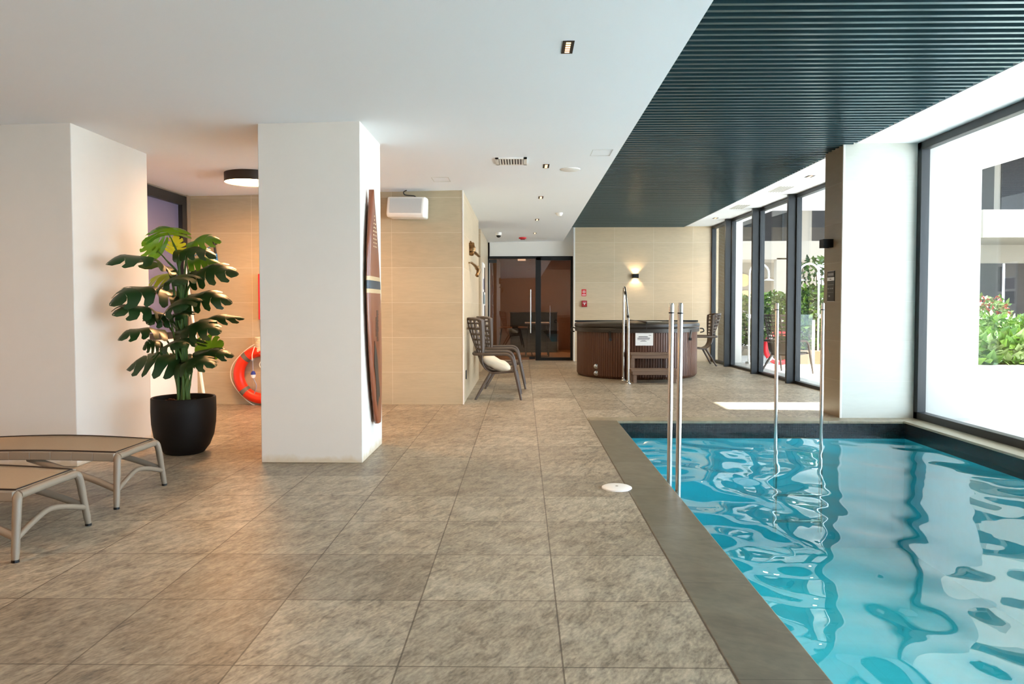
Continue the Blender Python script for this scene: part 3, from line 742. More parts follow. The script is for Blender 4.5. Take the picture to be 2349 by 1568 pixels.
# ================================================================ LOUNGERS
M['lframe'] = mat('warm grey lounger frame', '8c7d6b', .45, var=.04)
M['sling'] = mat('taupe woven sling fabric', 'ac9477', .75, var=.08, nscale=150)
M['piping'] = mat('dark brown piping', '2b1d16', .6)
def make_lounger(label):
    t = thing('sun_lounger', label, 'sun lounger', group='sun loungers at the left edge')
    Ln = 1.9; ztop = .345
    def hw(x): # half width along the length, x negative
        return .255 + .05 * math.sin(min(1, -x / 1.0) * PI / 2)
    f = MB(); bm = f.bm; rows = []
    for i in range(25):
        x = -.035 - (Ln - .07) * i / 24; h = hw(x) - .02
        rows.append([bm.verts.new((x, h * k / 4, ztop + .006 - .012 * (1 - (k / 4) ** 2) + .02 * math.sin(min(1, -x / 1.3) * PI))) for k in range(-4, 5)])
    for a_, b_ in zip(rows, rows[1:]):
        for k in range(8): bm.faces.new((a_[k], a_[k + 1], b_[k + 1], b_[k]))
    o = f.build('sling', M['sling'], t, smooth=True, angle=180); q = o.modifiers.new('s', 'SOLIDIFY'); q.thickness = .004
    f = MB(); loop = []
    for i in range(25):
        x = -.035 - (Ln - .07) * i / 24; loop.append((x, hw(x) - .018, ztop + .008 + .02 * math.sin(min(1, -x / 1.3) * PI)))
    loop2 = [(x, -y, z) for x, y, z in reversed(loop)]
    f.tube(loop + loop2, .0045, 6, closed=True); f.build('piping', M['piping'], o)
    # side rails and end rail
    for s in (1, -1):
        f = MB()
        for i in range(15):
            x0_ = -.03 - (Ln - .06) * i / 14; x1_ = -.03 - (Ln - .06) * (i + 1) / 14
            if i < 14:
                z0_ = ztop - .022 + .02 * math.sin(min(1, -x0_ / 1.3) * PI); z1_ = ztop - .022 + .02 * math.sin(min(1, -x1_ / 1.3) * PI)
                f.beam((x0_ + .002, s * hw(x0_), z0_), (x1_ - .002, s * hw(x1_), z1_), .030, .055)
        f.build('side_rail', M['lframe'], t, bevel=.006)
    for xe, sg in ((0, 1), (-Ln, -1)):
        h = hw(xe); f = MB(); X = xe - sg * .02
        f.tube([(X, -h + .02, ztop - .02), (X, 0, ztop - .018), (X, h - .02, ztop - .02)], .022, 12, flat=1.0); f.build('end_rail', M['lframe'], t, smooth=True)
        for s in (1, -1):
            f = MB(); f.tube([(X - sg * .03, s * (h - .03), ztop - .018), (X, s * (h - .005), ztop - .022), (X + sg * .012, s * (h + .012), ztop - .055), (X + sg * .02, s * (h + .035), .17), (X + sg * .03, s * (h + .062), .012)], [.021, .023, .022, .020, .017], 12, smooth_n=4)
            lg = f.build('leg', M['lframe'], t, smooth=True)
            f = MB(); f.tube([(X + sg * .03, s * (h + .0625), 0), (X + sg * .03, s * (h + .062), .014)], .0182, 12); f.build('foot_cap', M['black'], lg)
            f = MB(); f.tube([(X + sg * .018, s * (h + .04), .125), (X - sg * .15, s * (h + .03), .19), (X - sg * .42, s * (h + .012), .27), (X - sg * .58, s * (h + .0), .315)], .017, 10, smooth_n=4, flat=1.3); f.build('side_brace', M['lframe'], t, smooth=True)
        f = MB(); f.tube([(X + sg * .022, -h - .042, .115), (X + sg * .01, -h * .5, .165), (X, 0, .185), (X + sg * .01, h * .5, .165), (X + sg * .022, h + .042, .115)], .0165, 12, smooth_n=6); f.build('stretcher', M['lframe'], t, smooth=True)
    return t
lo1 = make_lounger('taupe sling sun lounger nearest the potted plant, behind the other lounger')
lo1.location = (-2.625, 4.985, 0)
dup(lo1, (-2.60, 4.0, 0), 0, 'taupe sling sun lounger closest to the camera at the left edge')

# ================================================================ PLANT
t = thing('potted_plant', 'tall artificial monstera with cut leaves in a big black round pot', 'plant', (-3.02, 6.50, 0))
f = MB(); f.lathe([(0, 0), (.15, 0), (.175, .008), (.225, .07), (.262, .16), (.280, .27), (.285, .38), (.283, .497), (.276, .503), (.262, .50), (.258, .44), (.25, .30), (0, .30)], 72); f.build('pot', mat('matt black pot', '120e0b', .6, var=.05, spec=.25), t, smooth=True, angle=50).scale = (.95, .95, 1)
f = MB(); bm = f.bm; rs = random.Random(4)
f.lathe([(0, .43), (.25, .425), (.255, .41), (0, .40)], 32)
for k in range(90):
    a = rs.random() * 2 * PI; r = .24 * math.sqrt(rs.random()); f.sphere((r * math.cos(a), r * math.sin(a), .435 + rs.random() * .025), rs.uniform(.012, .028), (1, rs.uniform(.5, 1), .6), 6)
f.build('bark_chips', mat('reddish bark chips', '4a2a1c', .85, var=.3, nscale=30), t, kind='stuff')
def leafmat(name, c, c2, tr):
    m = mat(name, c, .38, var=.25, nscale=14); n = m.node_tree.nodes; l = m.node_tree.links; p = n['Principled BSDF']
    tl = n.new('ShaderNodeBsdfTranslucent'); tl.inputs[0].default_value = lin(c2); ms = n.new('ShaderNodeMixShader'); ms.inputs[0].default_value = tr
    out = n['Material Output']; l.new(p.outputs[0], ms.inputs[1]); l.new(tl.outputs[0], ms.inputs[2]); l.new(ms.outputs[0], out.inputs[0])
    return m
LM = [leafmat('dark monstera leaf', '1f3d1e', '3c6a20', .15), leafmat('fresh monstera leaf', '3f7a22', '79b02a', .35), leafmat('young monstera leaf', '7d9a2a', 'b8c838', .5)]
M['stem'] = mat('green petiole', '4a6b2c', .45, var=.15)
LEAVES = [
  ((-0.196, 0.0, 1.785), (-0.313, -0.06, 1.879), 0.24, 0, 'f', 1), ((-0.112, -0.0, 1.948), (-0.038, -0.26, 1.975), 0.3, 0.03, 'u', 1),
  ((-0.083, 0.05, 1.787), (-0.058, 0.03, 1.94), 0.17, 0, 'f', 2), ((0.065, 0.05, 1.858), (0.334, 0.05, 1.879), 0.2, 0.05, 'u', 1),
  ((0.002, -0.02, 1.792), (0.348, -0.1, 1.728), 0.22, 0.05, 'u', 0), ((0.053, 0.1, 1.713), (0.3, 0.16, 1.674), 0.2, 0.03, 'u', 1),
  ((0.129, 0, 1.602), (0.52, -0.05, 1.586), 0.28, 0.05, 'u', 0), ((-0.149, -0.02, 1.659), (-0.382, -0.5, 1.652), 0.34, 0.09, 'u', 0),
  ((-0.012, -0.08, 1.536), (0.159, -0.36, 1.487), 0.34, 0.05, 'u', 0), ((-0.169, 0.12, 1.581), (-0.385, 0.2, 1.547), 0.24, 0.02, 'u', 2),
  ((-0.118, -0.03, 1.429), (-0.39, -0.45, 1.319), 0.34, 0.09, 'u', 0), ((0.068, 0.03, 1.383), (0.431, 0.03, 1.335), 0.26, 0.05, 'u', 0),
  ((-0.187, -0.08, 1.247), (-0.338, -0.5, 1.235), 0.3, 0.07, 'u', 0), ((-0.002, -0.1, 1.319), (0.178, -0.38, 1.269), 0.34, 0.05, 'u', 0),
  ((-0.095, -0.1, 1.211), (-0.169, -0.28, 1.154), 0.26, 0.05, 'u', 0), ((0.189, 0.03, 1.183), (0.512, 0.1, 1.195), 0.18, 0.03, 'u', 0),
  ((-0.217, 0, 1.089), (-0.41, -0.3, 1.022), 0.26, 0.06, 'u', 0), ((0.026, -0.05, 1.101), (0.42, -0.2, 1.081), 0.28, 0.05, 'u', 0),
  ((0.096, 0.1, 0.894), (0.332, 0.08, 0.981), 0.22, 0, 'f', 1), ((-0.191, -0.03, 0.97), (-0.309, -0.1, 0.933), 0.18, 0.04, 'u', 0),
  ((-0.002, -0.1, 0.979), (0.148, -0.38, 0.959), 0.36, 0.05, 'u', 0), ((0.139, 0.0, 0.885), (0.461, -0.02, 0.865), 0.18, 0.03, 'u', 0),
  ((-0.067, -0.05, 0.836), (-0.451, -0.1, 0.756), 0.3, 0.06, 'u', 0), ((0.049, -0.1, 0.804), (0.399, -0.26, 0.796), 0.26, 0.05, 'u', 0),
  ((-0.009, 0.12, 0.837), (0.063, 0.2, 0.816), 0.18, 0.02, 'u', 0), ((-0.012, -0.08, 1.231), (0.131, -0.3, 1.199), 0.22, 0.04, 'u', 0)]
def leaf_mesh(base, tip, wd, arch, mode, rnd):
    base = Vector(base); tip = Vector(tip); ax = tip - base; L = ax.length; a = ax.normalized()
    nh = Vector((0, -1, .25)) if mode == 'f' else Vector((rnd.uniform(-.2, .2), rnd.uniform(-.95, -.5), 1))
    nrm = (nh - a * nh.dot(a)).normalized(); s = a.cross(nrm)
    drop = .10 if mode == 'f' else .42
    L2 = L * 1.0
    def P(t, u):    # t along midrib -.15..1 ; u across in metres-fraction of half width (signed)
        au = abs(u)
        mid = base + a * (L2 * t) + nrm * (arch * 4 * max(0, t) * (1 - t) if t > 0 else 0)
        hwid = wd / 2 * (max(0.0, math.sin(PI * min(1, (t + .22) / 1.22) ** .8))) ** .55
        return mid + s * (u * hwid) - nrm * (drop * au * au * hwid) + nrm * .06 * math.sin(9 * t + u * 3) * hwid
    f = MB(); bm = f.bm; NL = 5
    for sd_ in (1, -1):
        for k in range(NL):
            t0 = -.17 + 1.15 * k / NL; t1 = -.17 + 1.15 * (k + 1) / NL
            cut = rnd.uniform(.32, .5); slim = rnd.uniform(.14, .27) if k > 0 else .05
            if k in (0,): cut = .7
            fwd = .16 + .10 * k / NL
            cols = []
            for u in (0.0, cut * .6, cut, cut + (1 - cut) * .4, cut + (1 - cut) * .8, 1.0):
                e = max(0, (u - cut) / (1 - cut)); gp = slim * (t1 - t0) * (e ** .5) + (.25 * (t1 - t0) if u == 1.0 else 0)
                sh = fwd * u * u
                cols.append([bm.verts.new(P(min(1.02, tt + sh), sd_ * u)) for tt in (t0 + gp, (t0 + t1) / 2, t1 - gp)])
            for c0, c1 in zip(cols, cols[1:]):
                for q in range(2): bm.faces.new((c0[q], c0[q + 1], c1[q + 1], c1[q]))
    bmesh.ops.remove_doubles(bm, verts=bm.verts, dist=.0006)
    return f
rl = random.Random(12)
for i, (b_, tp, wd, arch, mode, yg) in enumerate(LEAVES):
    f = leaf_mesh(b_, tp, wd * 1.3, arch, mode, rl); lf = f.build('leaf', LM[yg], t, smooth=True, angle=180)
    b_ = Vector(b_); f = MB()
    a = rl.random() * 2 * PI; j = Vector((math.cos(a) * .045, math.sin(a) * .045, 0))
    zt = max(.62, b_.z - .26)
    pts = [j + Vector((0, 0, .42)), j * .8 + Vector((b_.x * .06, b_.y * .06, (zt + .42) / 2)), j * .7 + Vector((b_.x * .22, b_.y * .22, zt)), Vector((b_.x * .70, b_.y * .7, b_.z - .07)), b_ + (Vector(tp) - b_).normalized() * .02]
    f.tube(pts, [.013, .012, .009, .006, .004], 8, smooth_n=5); f.build('petiole', M['stem'], lf, smooth=True)
# ================================================================ SURFBOARD
t = thing('surfboard', 'brown wooden surfboard with cream and navy stripes mounted upright on the white column', 'surfboard', (-1.297, 6.42, 1.285))
def board_hw(z):   # z from -1 bottom to 1 top, half width
    if z > .0: return .268 * (1 - max(0, z) ** 2.0) ** .95 + .004
    return .272 - .19 * (abs(z) ** 2.3)
HL = 1.015
def board(z0, z1, off, name, m, n=30, th=.022, wscale=1.0, par=None):
    f = MB(); bm = f.bm; rows = []
    for i in range(n + 1):
        z = z0 + (z1 - z0) * i / n; h = board_hw(z) * wscale; yc = .0 - .11 * z * .95
        if z < -.985: h *= .82
        ring_ = []
        K = 20
        rk = .006 * z * z
        for k in range(K):
            a = 2 * PI * k / K; ca, sa = math.cos(a), math.sin(a)
            yy = h * (abs(ca) ** .55) * (1 if ca >= 0 else -1); xx = (th + off) * (abs(sa) ** .8) * (1 if sa >= 0 else -1)
            ring_.append(bm.verts.new((xx + rk, yc + yy, z * HL)))
        rows.append(ring_)
    for a_, b_ in zip(rows, rows[1:]):
        for k in range(20): bm.faces.new((a_[k], a_[(k + 1) % 20], b_[(k + 1) % 20], b_[k]))
    bm.faces.new(rows[0][::-1]); bm.faces.new(rows[-1])
    return f.build(name, m, par, smooth=True, angle=60)
wood = mat('varnished brown wood', '8a4a2c', .28, var=.18, nscale=5, stretch=(1, 6, .6), coat=.3)
bd = board(-1, 1, 0, 'board_body', wood, 60, par=t)
board(.13, .27, .0012, 'stripe_band', mat('cream stripe', 'cfb083', .35), 8, wscale=1.008, par=t)
board(.165, .235, .0022, 'stripe_core', mat('navy grey stripe', '2f3a44', .35), 6, wscale=1.012, par=t)
f = MB(); 
for r in range(9):
    for c_ in range(3):
        z = .78 - r * .032; nn = min(3, 1 + r // 2)
        if c_ < nn:
            yv = -.105 * z + (c_ - (nn - 1) / 2) * .055
            f.box((.0215 + .006 * z * z, yv - .008, z * HL - .006), (.0245 + .006 * z * z, yv + .008, z * HL + .006))
f.build('shell_dots', mat('pale inlay', 'e3d3b0', .5), bd)
def blob(pts, name, m, x=.0235):
    f = MB(); P_ = [bpy_v for bpy_v in pts]
    f.prism(P_, 0, x - .002, x + .001); return f.build(name, m, bd)
dk = mat('dark burnt pattern', '3b3026', .4)
blob([(-.10, -.28), (-.03, -.36), (.02, -.45), (.06, -.62), (.10, -.70), (.12, -.86), (.10, -.92), (.02, -.90), (-.03, -.80), (-.06, -.62), (-.12, -.48)], 'burnt_pattern', dk, .0245)
f = MB()
rr = random.Random(3)
for k in range(26):
    z = -.02 - k * .0105; f.box((.0215, .0 + rr.uniform(-.005, .005), z - .004), (.0245, .06 + rr.uniform(-.02, .012), z + .003))
for k in range(16):
    z = -.08 - k * .0105; f.box((.0215, -.04, z - .004), (.0245, -.015 + rr.uniform(-.008, .008), z + .003))
f.build('script_lettering', dk, bd)
f = MB()
for z in (-.55, .55): f.box((-.037, -.03 - .1 * z, z - .02), (-.015, .03 - .1 * z, z + .02))
f.build('wall_bracket', M['steel'], t)

# ================================================================ WALL THINGS
# loudspeaker
t = thing('loudspeaker', 'white rounded loudspeaker on the tiled wall just under the ceiling', 'speaker', (-1.49, 9.60, 2.585))
f = MB(); f.prism([(-.12, -.14), (-.155, -.10), (-.105, .12), (-.02, .135), (.10, .135), (.125, .10), (.125, -.14)], 0, -.245, .245); b_ = f.build('cabinet', M['plastic_white'], t, bevel=.02, bseg=4)
f = MB(); f.beam((-.205, -.1345, .008), (.215, -.1345, .008), .195, .006, (0, -1, .2)); f.build('grille', M['grille'], t, bevel=.002)
f = MB(); f.tube([(.03, -.147, -.05), (.03, -.137, -.052)], .008, 12); f.build('badge', M['black'], t)
t.rotation_euler = (0, R(1.5), R(-6))
f = MB(); f.tube([(-.02, 0, .222), (-.06, 0, .20), (-.045, 0, .165), (.03, 0, .155), (.08, 0, .15), (.11, 0, .13)], .007, 8, smooth_n=6); f.build('cable', M['black'], t, smooth=True)
f = MB(); f.box((-.06, .12, -.06), (.06, .16, .06)); f.build('wall_bracket', M['plastic_white'], t)
# bronze figures
M['bronze_metal'] = mat('polished bronze', '8a6a45', .3, .8, var=.4, nscale=12)
def figure(name, label, chains, loc):
    t = thing(name, label, 'sculpture', loc, group='bronze swimmer sculptures')
    nm = iter(('body', 'limbs'))
    for pts, rads in chains:
        f = MB(); f.tube(pts, rads, 14, smooth_n=5, flat=.75); f.build(next(nm), M['bronze_metal'], t, smooth=True)
figure('sculpture', 'upper bronze swimmer figure on the side wall above the armchairs', [([(.02, -.16, .11), (.03, -.12, .08), (.035, -.06, .03), (.03, -.05, -.04), (.02, -.08, -.08)], [.012, .045, .055, .04, .012]), ([(.03, .0, .0), (.06, .10, -.03), (.09, .22, -.055), (.115, .32, -.075), (.12, .38, -.07)], [.022, .028, .024, .02, .012])], (XB + .01, 10.95, 2.14))
figure('sculpture', 'lower bronze swimmer figure on the side wall above the armchairs', [([(.0, -.22, .075), (.03, -.14, .08), (.07, -.02, .05), (.09, .08, .02), (.10, .12, .0)], [.014, .022, .026, .03, .03]), ([(.11, .14, .05), (.12, .15, .0), (.11, .13, -.06), (.09, .10, -.11)], [.016, .042, .038, .012])], (XB + .01, 10.95, 1.86))
f = MB(); f.box((0, -.035, -.06), (.012, .035, .06)); tag(f.build('wall_socket', M['black'], loc=(XB + .004, 10.15, .36), bevel=.003), 'small black socket low on the side wall behind the nearest armchair', 'socket')
# posters on the far side wall
t = thing('poster_board', 'narrow notice board with dark and white pictures on the far side wall by the door', 'notice board', (XB - .04, 15.5, 1.70))
f = MB(); f.box((0, -.42, -.85), (.02, .42, .50)); f.build('board', M['paper'], t)
for (y0, y1, z0, z1, c_) in ((-.38, -.02, .2, .45, 'efe6d8'), (.02, .38, -.1, .42, '2a2320'), (-.38, -.05, -.05, .17, '8d8796'), (-.38, -.05, -.35, -.10, '39444a'), (0, .38, -.35, -.15, '9fb2b8'), (.08, .38, -.62, -.38, '1f2022'), (-.38, .05, -.82, -.6, '8596a3')):
    f = MB(); f.box((.02, y0, z0), (.024, y1, z1)); f.build('picture', mat('picture ' + c_, c_, .5), t)
# wall lights
def wall_light(loc, rz, label, on):
    t = thing('wall_light', label, 'wall light', loc, rz, 'small up and down wall lights')
    f = MB()
    f.box((-.065, -.11, -.05), (-.058, 0, .05)); f.box((.058, -.11, -.05), (.065, 0, .05)); f.box((-.065, -.117, -.05), (.065, -.11, .05)); f.box((-.058, -.004, -.05), (.058, 0, .05)); f.box((-.058, -.11, -.006), (.058, -.004, .006))
    f.build('housing', M['blackmetal'], t, bevel=.002)
    if on:
        f = MB(); f.box((-.03, -.075, .007), (.03, -.035, .012)); f.box((-.03, -.075, -.012), (.03, -.035, -.007)); f.build('led', emit('warm led', 'ffd9a8', 40), t)
        for s in (1, -1):
            ld = bpy.data.lights.new('wall_light_beam', 'SPOT'); lo_ = bpy.data.objects.new('wall_light_beam', ld); C.objects.link(lo_); lo_.parent = t
            ld.energy = 5; ld.color = (1, .78, .5); ld.spot_size = R(105); ld.spot_blend = .5; ld.shadow_soft_size = .01
            lo_.location = (0, -.055, s * .02); lo_.rotation_euler = (0 if s < 0 else PI, 0, 0)
    return t
wall_light((2.65, YT, 2.01), 0, 'lit black cube wall light above the hot tub', True)
wall_light((3.70, 8.92, 2.05), -PI / 2, 'black cube wall light, unlit, on the pier beside the far windows', False)
# red signs
t = thing('fire_alarm_sign', 'small red square sign with a white target symbol above the call point', 'sign', (1.445, YT, 1.62))
f = MB(); f.box((-.055, -.006, -.08), (.055, 0, .08)); f.build('plate', M['red'], t)
f = MB(); ring(f, (0, -.0065, .02), .034, .004, 'y', 24, 6); f.lathe([(0, -.002), (.016, -.002), (.016, 0), (0, 0)], 20, (0, -.0065, .02), 'y'); f.box((-.042, -.008, -.062), (.042, -.006, -.042)); f.build('symbol', M['paper'], t)
t = thing('fire_call_point', 'red fire alarm call point with a white T handle on the far wall', 'fire alarm', (1.455, YT, 1.36))
f = MB(); f.box((-.062, -.05, -.072), (.062, 0, .072)); f.build('housing', mat('dark red plastic', '9c1216', .35), t, bevel=.008)
f = MB(); f.box((-.038, -.056, .008), (.038, -.050, .024)); f.box((-.01, -.056, -.03), (.01, -.050, .010)); f.build('pull_handle', M['paper'], t)
f = MB(); f.box((-.04, -.053, .042), (.04, -.050, .056)); f.build('label_strip', mat('pink strip', 'c8607a', .5), t)
# pool sign on the pier
t = thing('pool_sign', 'dark pool information sign with a white band on the side of the pier', 'sign', (3.70, 8.90, 1.54), -PI / 2)
f = MB(); f.box((-.10, -.008, -.18), (.10, 0, .18)); f.build('plate', mat('dark brown sign', '2e2826', .4), t)
f = MB(); f.box((-.10, -.0095, .065), (.10, -.008, .105)); f.build('white_band', M['paper'], t)
f = MB(); f.box((-.102, -.007, -.183), (.102, -.0, -.18)); f.box((-.102, -.007, .18), (.102, 0, .183)); f.build('edge', M['paper'], t)
f = MB(); bars(f, [(-.08, .08, .125, .155)], lambda u, v, q: (u, -.0098, v), 0); bars(f, [(-.085, .085, .015, .020), (-.085, -.045, -.035, -.022), (-.02, .01, -.035, -.020), (.03, .075, -.035, -.020), (-.085, .085, -.075, -.072), (-.06, -.01, -.128, -.108)], lambda u, v, q: (u, -.0098, v), 0); f.build('lettering', mat('grey lettering', '8f8a88', .5), t)
f = MB(); bars(f, [(-.03, .02, .08, .088)], lambda u, v, q: (u, -.0100, v), 0); f.build('band_lettering', M['ink'], t)
# alcove: fire cabinet, lifebuoy, float, pole, brush
f = MB(); f.box((-.30, -.12, -.30), (.30, 0, .30)); t = thing('hose_cabinet', 'red fire hose cabinet on the tiled wall mostly hidden by the white column', 'fire cabinet', (-3.17, YB, 1.43)); f.build('cabinet_box', M['red'], t, bevel=.006)
f = MB(); f.box((-.27, -.128, -.27), (.27, -.12, .27)); f.build('door', mat('red cabinet door', 'b81a20', .35), t, bevel=.003)
t = thing('lifebuoy', 'orange lifebuoy ring with grey bands hanging on the tiled wall beside the column', 'lifebuoy', (-3.44, YB - .075, .40))
f = MB(); ring(f, (0, 0, 0), .315, .07, 'y', 64, 20); f.build('ring', M['orange'], t, smooth=True)
for a in range(4):
    f = MB(); aa = R(132 + 90 * a); ring(f, (0, 0, 0), .315, .072, 'y', 6, 20, aa - .09, aa + .09); f.build('band', M['greyband'], t, smooth=True)
f = MB(); pts = []
for k in range(60):
    a = 2 * PI * k / 60; q = abs(math.sin(2 * (a - R(42)))); rr_ = .388 + .035 * q ** 2; pts.append((rr_ * math.cos(a), -.01, rr_ * math.sin(a)))
f.tube(pts, .006, 6, closed=True); f.build('grab_line', M['plastic_white'], t, smooth=True)
t = thing('rope_coil', 'coiled cream throw line knotted above the orange lifebuoy', 'rope', (-3.46, YB - .09, .80))
f = MB(); pts = []
for k in range(240):
    a = k * .42; z = .10 - .22 * k / 240; r = .062 + .010 * math.sin(k * .9); pts.append((r * math.cos(a) * .95, r * .75 * math.sin(a), z))
f.tube(pts, .0085, 6); f.build('coil', mat('cream rope', 'e2d3b8', .8, var=.1, nscale=80), t, smooth=True)
f = MB(); f.tube([(.03, -.06, -.05), (.06, -.09, -.16), (.02, -.10, -.26), (.08, -.10, -.33), (.16, -.09, -.28), (.10, -.08, -.12)], .006, 6, smooth_n=6); f.tube([(-.06, -.04, -.02), (-.075, -.09, -.12), (-.072, -.10, -.20)], .006, 6, smooth_n=4); f.build('loose_end', mat('cream rope end', 'e8dcc4', .8), t, smooth=True)
t = thing('float_line', 'blue and white float on a speckled cord hanging inside the orange lifebuoy', 'float', (-3.535, YB - .155, .41))
f = MB(); f.lathe([(0, .05), (.018, .045), (.030, .02), (.032, 0), (0, 0)], 24); f.build('float_top', mat('blue float', '23358c', .4), t, smooth=True)
f = MB(); f.lathe([(.032, 0), (.031, -.02), (.022, -.042), (0, -.05)], 24); f.build('float_bottom', M['plastic_white'], t, smooth=True)
f = MB(); f.tube([(0, 0, .04), (-.005, 0, .12), (-.005, 0, .19)], .005, 6); f.tube([(0, 0, -.045), (.02, 0, -.09), (.04, 0, -.14), (.03, 0, -.20), (.005, .02, -.25)], .006, 6, smooth_n=5); ring(f, (-.007, 0, .195), .016, .004, 'y', 16, 6)
f.build('cord', mat('speckled cord', '9aa0b4', .8, var=.6, nscale=160), t, smooth=True)
t = thing('cleaning_pole', 'long white pool cleaning pole leaning in the corner behind the plant', 'pole', (-3.86, 8.9, 0))
f = MB(); f.tube([(0, 0, .02), (-.60, .74, 2.02)], .018, 12); f.build('tube', M['plastic_white'], t, smooth=True)
f = MB(); f.tube([(-.01, .01, .0), (0.003, 0, .05)], .020, 12); f.build('end_cap', M['black'], t)
t = thing('brush_head', 'black and blue pool brush hanging on the tiled wall above the plant', 'brush', (-4.08, YB - .03, 2.02))
f = MB(); f.tube([(0, 0, .13), (.02, 0, -.02)], .014, 10); f.build('handle', M['black'], t, smooth=True)
f = MB(); f.tube([(.02, 0, -.02), (.035, 0, -.16)], .018, 10); f.tube([(.0, 0, .10), (-.20, -.02, -.02), (-.36, -.02, -.12), (-.30, -.02, -.3), (-.18, -.02, -.42)], .006, 6, smooth_n=5); f.build('blue_hose', mat('blue hose', '2c7fb8', .4), t, smooth=True)
f = MB(); f.box((-.03, 0, .10), (.03, .03, .15)); f.build('hook', M['black'], t)

# ================================================================ CEILING THINGS
t = thing('ceiling_lamp', 'round black-rimmed ceiling lamp glowing warm in the alcove behind the column', 'ceiling light', (-3.04, 8.25, ceil_z(-3.04)))
f = MB(); f.lathe([(.275, -.105), (.28, -.105), (.28, 0), (0, 0), (0, -.03), (.275, -.03)], 72); f.build('rim', mat('dark brown rim', '2a201a', .45), t, smooth=True, angle=40)
f = MB(); f.lathe([(0, -.098), (.275, -.098), (.275, -.09), (0, -.09)], 72); f.build('diffuser', emit('warm diffuser', 'ffbe80', 60), t)
dup(t, (-4.7, 1.6, ceil_z(-4.7)), 0, 'added round black-rimmed ceiling lamp over the sun loungers, unseen left of the frame')  # unseen lamp, added to warm the light on the left side
def downlight(x, y, label, on=True, z=None, s=.034, q=3.1):
    z = ceil_z(x) if z is None else z
    t = thing('downlight', label, 'downlight', (x, y, z), group='small recessed ceiling downlights')
    f = MB(); f.box((-s, -s * q, -.004), (s, -s * q + .006, .0)); f.box((-s, s * q - .006, -.004), (s, s * q, 0)); f.box((-s, -s * q, -.004), (-s + .006, s * q, 0)); f.box((s - .006, -s * q, -.004), (s, s * q, 0)); f.build('trim_ring', M['blackmetal'], t)
    f = MB(); f.box((-s + .006, -s * q + .006, -.0035), (s - .006, s * q - .006, -.0005)); f.build('baffle', M['black'], t)
    if on:
        f = MB()
        for k in range(5): yy = (k - 2) * s * q * .36; f.box((-.014, yy - .009, -.0055), (.014, yy + .009, -.003))
        f.build('led_strip', emit('warm led strip', 'ffc98a', 1.6), t)
    ld = bpy.data.lights.new('downlight_beam', 'SPOT'); lo_ = bpy.data.objects.new('downlight_beam', ld); C.objects.link(lo_); lo_.parent = t
    ld.energy = DL; ld.color = (1, .70, .42); ld.spot_size = R(150); ld.spot_blend = .8; ld.shadow_soft_size = .04; lo_.location = (0, 0, -.03)
    return t
DL = 40
downlight(.27, 4.46, 'largest and nearest small recessed downlight with five warm strips')
downlight(.26, 8.2, 'second small recessed downlight from the camera, beside the ceiling grille')
downlight(.26, 10.55, 'third small recessed downlight from the camera along the white ceiling')
downlight(.26, 13.25, 'fourth small recessed downlight, beyond the white smoke detector')
downlight(.26, 15.7, 'farthest small recessed downlight, nearest the glass door')
downlight(4.14, 10.75, 'small recessed downlight in the white strip beside the pier', True, ZS + .02, .05, 1.5)
downlight(4.10, 15.8, 'farthest small recessed downlight in the white strip by the windows', True, ZS + .02, .05, 1.5)
t = thing('ceiling_vent', 'rectangular ceiling air grille with white slats and dark gaps', 'vent', (-.12, 7.86, ceil_z(-.12)))
f = MB(); f.box((-.155, -.17, -.008), (.155, .17, -.001)); f.build('backing', M['black'], t)
f = MB(); f.box((-.165, -.18, -.014), (-.13, .18, 0)); f.box((.13, -.18, -.014), (.165, .18, 0)); f.box((-.165, -.18, -.014), (.165, -.15, 0)); f.box((-.165, .15, -.014), (.165, .18, 0)); f.build('vent_frame', M['plastic_white'], t)
for k in range(9):
    x = -.13 + .26 * (k + .5) / 9; f = MB(); f.box((x - .008, -.15, -.016), (x + .008, .15, -.006)); f.build('slat', M['plastic_white'], t)
t = thing('ceiling_speaker', 'flat round white ceiling speaker near the edge of the slatted ceiling', 'speaker', (.54, 8.42, ceil_z(.54)))
f = MB(); f.lathe([(0, -.018), (.09, -.016), (.112, -.008), (.115, 0), (0, 0)], 48); f.build('cover', M['plastic_white'], t, smooth=True)
t = thing('smoke_detector', 'white dome smoke detector on the ceiling near the slatted ceiling', 'smoke detector', (.61, 12.35, ceil_z(.6)))
f = MB(); f.lathe([(0, -.055), (.035, -.052), (.05, -.03), (.06, -.015), (.06, 0), (0, 0)], 32); f.build('body', M['plastic_white'], t, smooth=True)
t = thing('dome_camera', 'white dome security camera with a dark lens on the ceiling', 'camera', (-.50, 15.4, ceil_z(-.5)))
f = MB(); f.lathe([(.0, 0), (.065, 0), (.065, -.05), (.055, -.06), (.0, -.06)], 32); f.build('housing', M['plastic_white'], t, smooth=True)
f = MB(); f.sphere((0, 0, -.062), .05, (1, 1, .9)); f.build('lens_dome', M['black'], t, smooth=True)
t = thing('alarm_beacon', 'flat red alarm beacon on the ceiling in front of the glass door', 'alarm', (.0, 16.6, ceil_z(0)))
f = MB(); f.lathe([(.0, 0), (.085, 0), (.085, -.03), (.0, -.03)], 32); f.build('base', M['red'], t, smooth=True)
f = MB(); f.box((-.05, -.05, -.05), (.05, .05, -.03)); f.build('sounder', mat('dark red sounder', 'a3161b', .4), t)
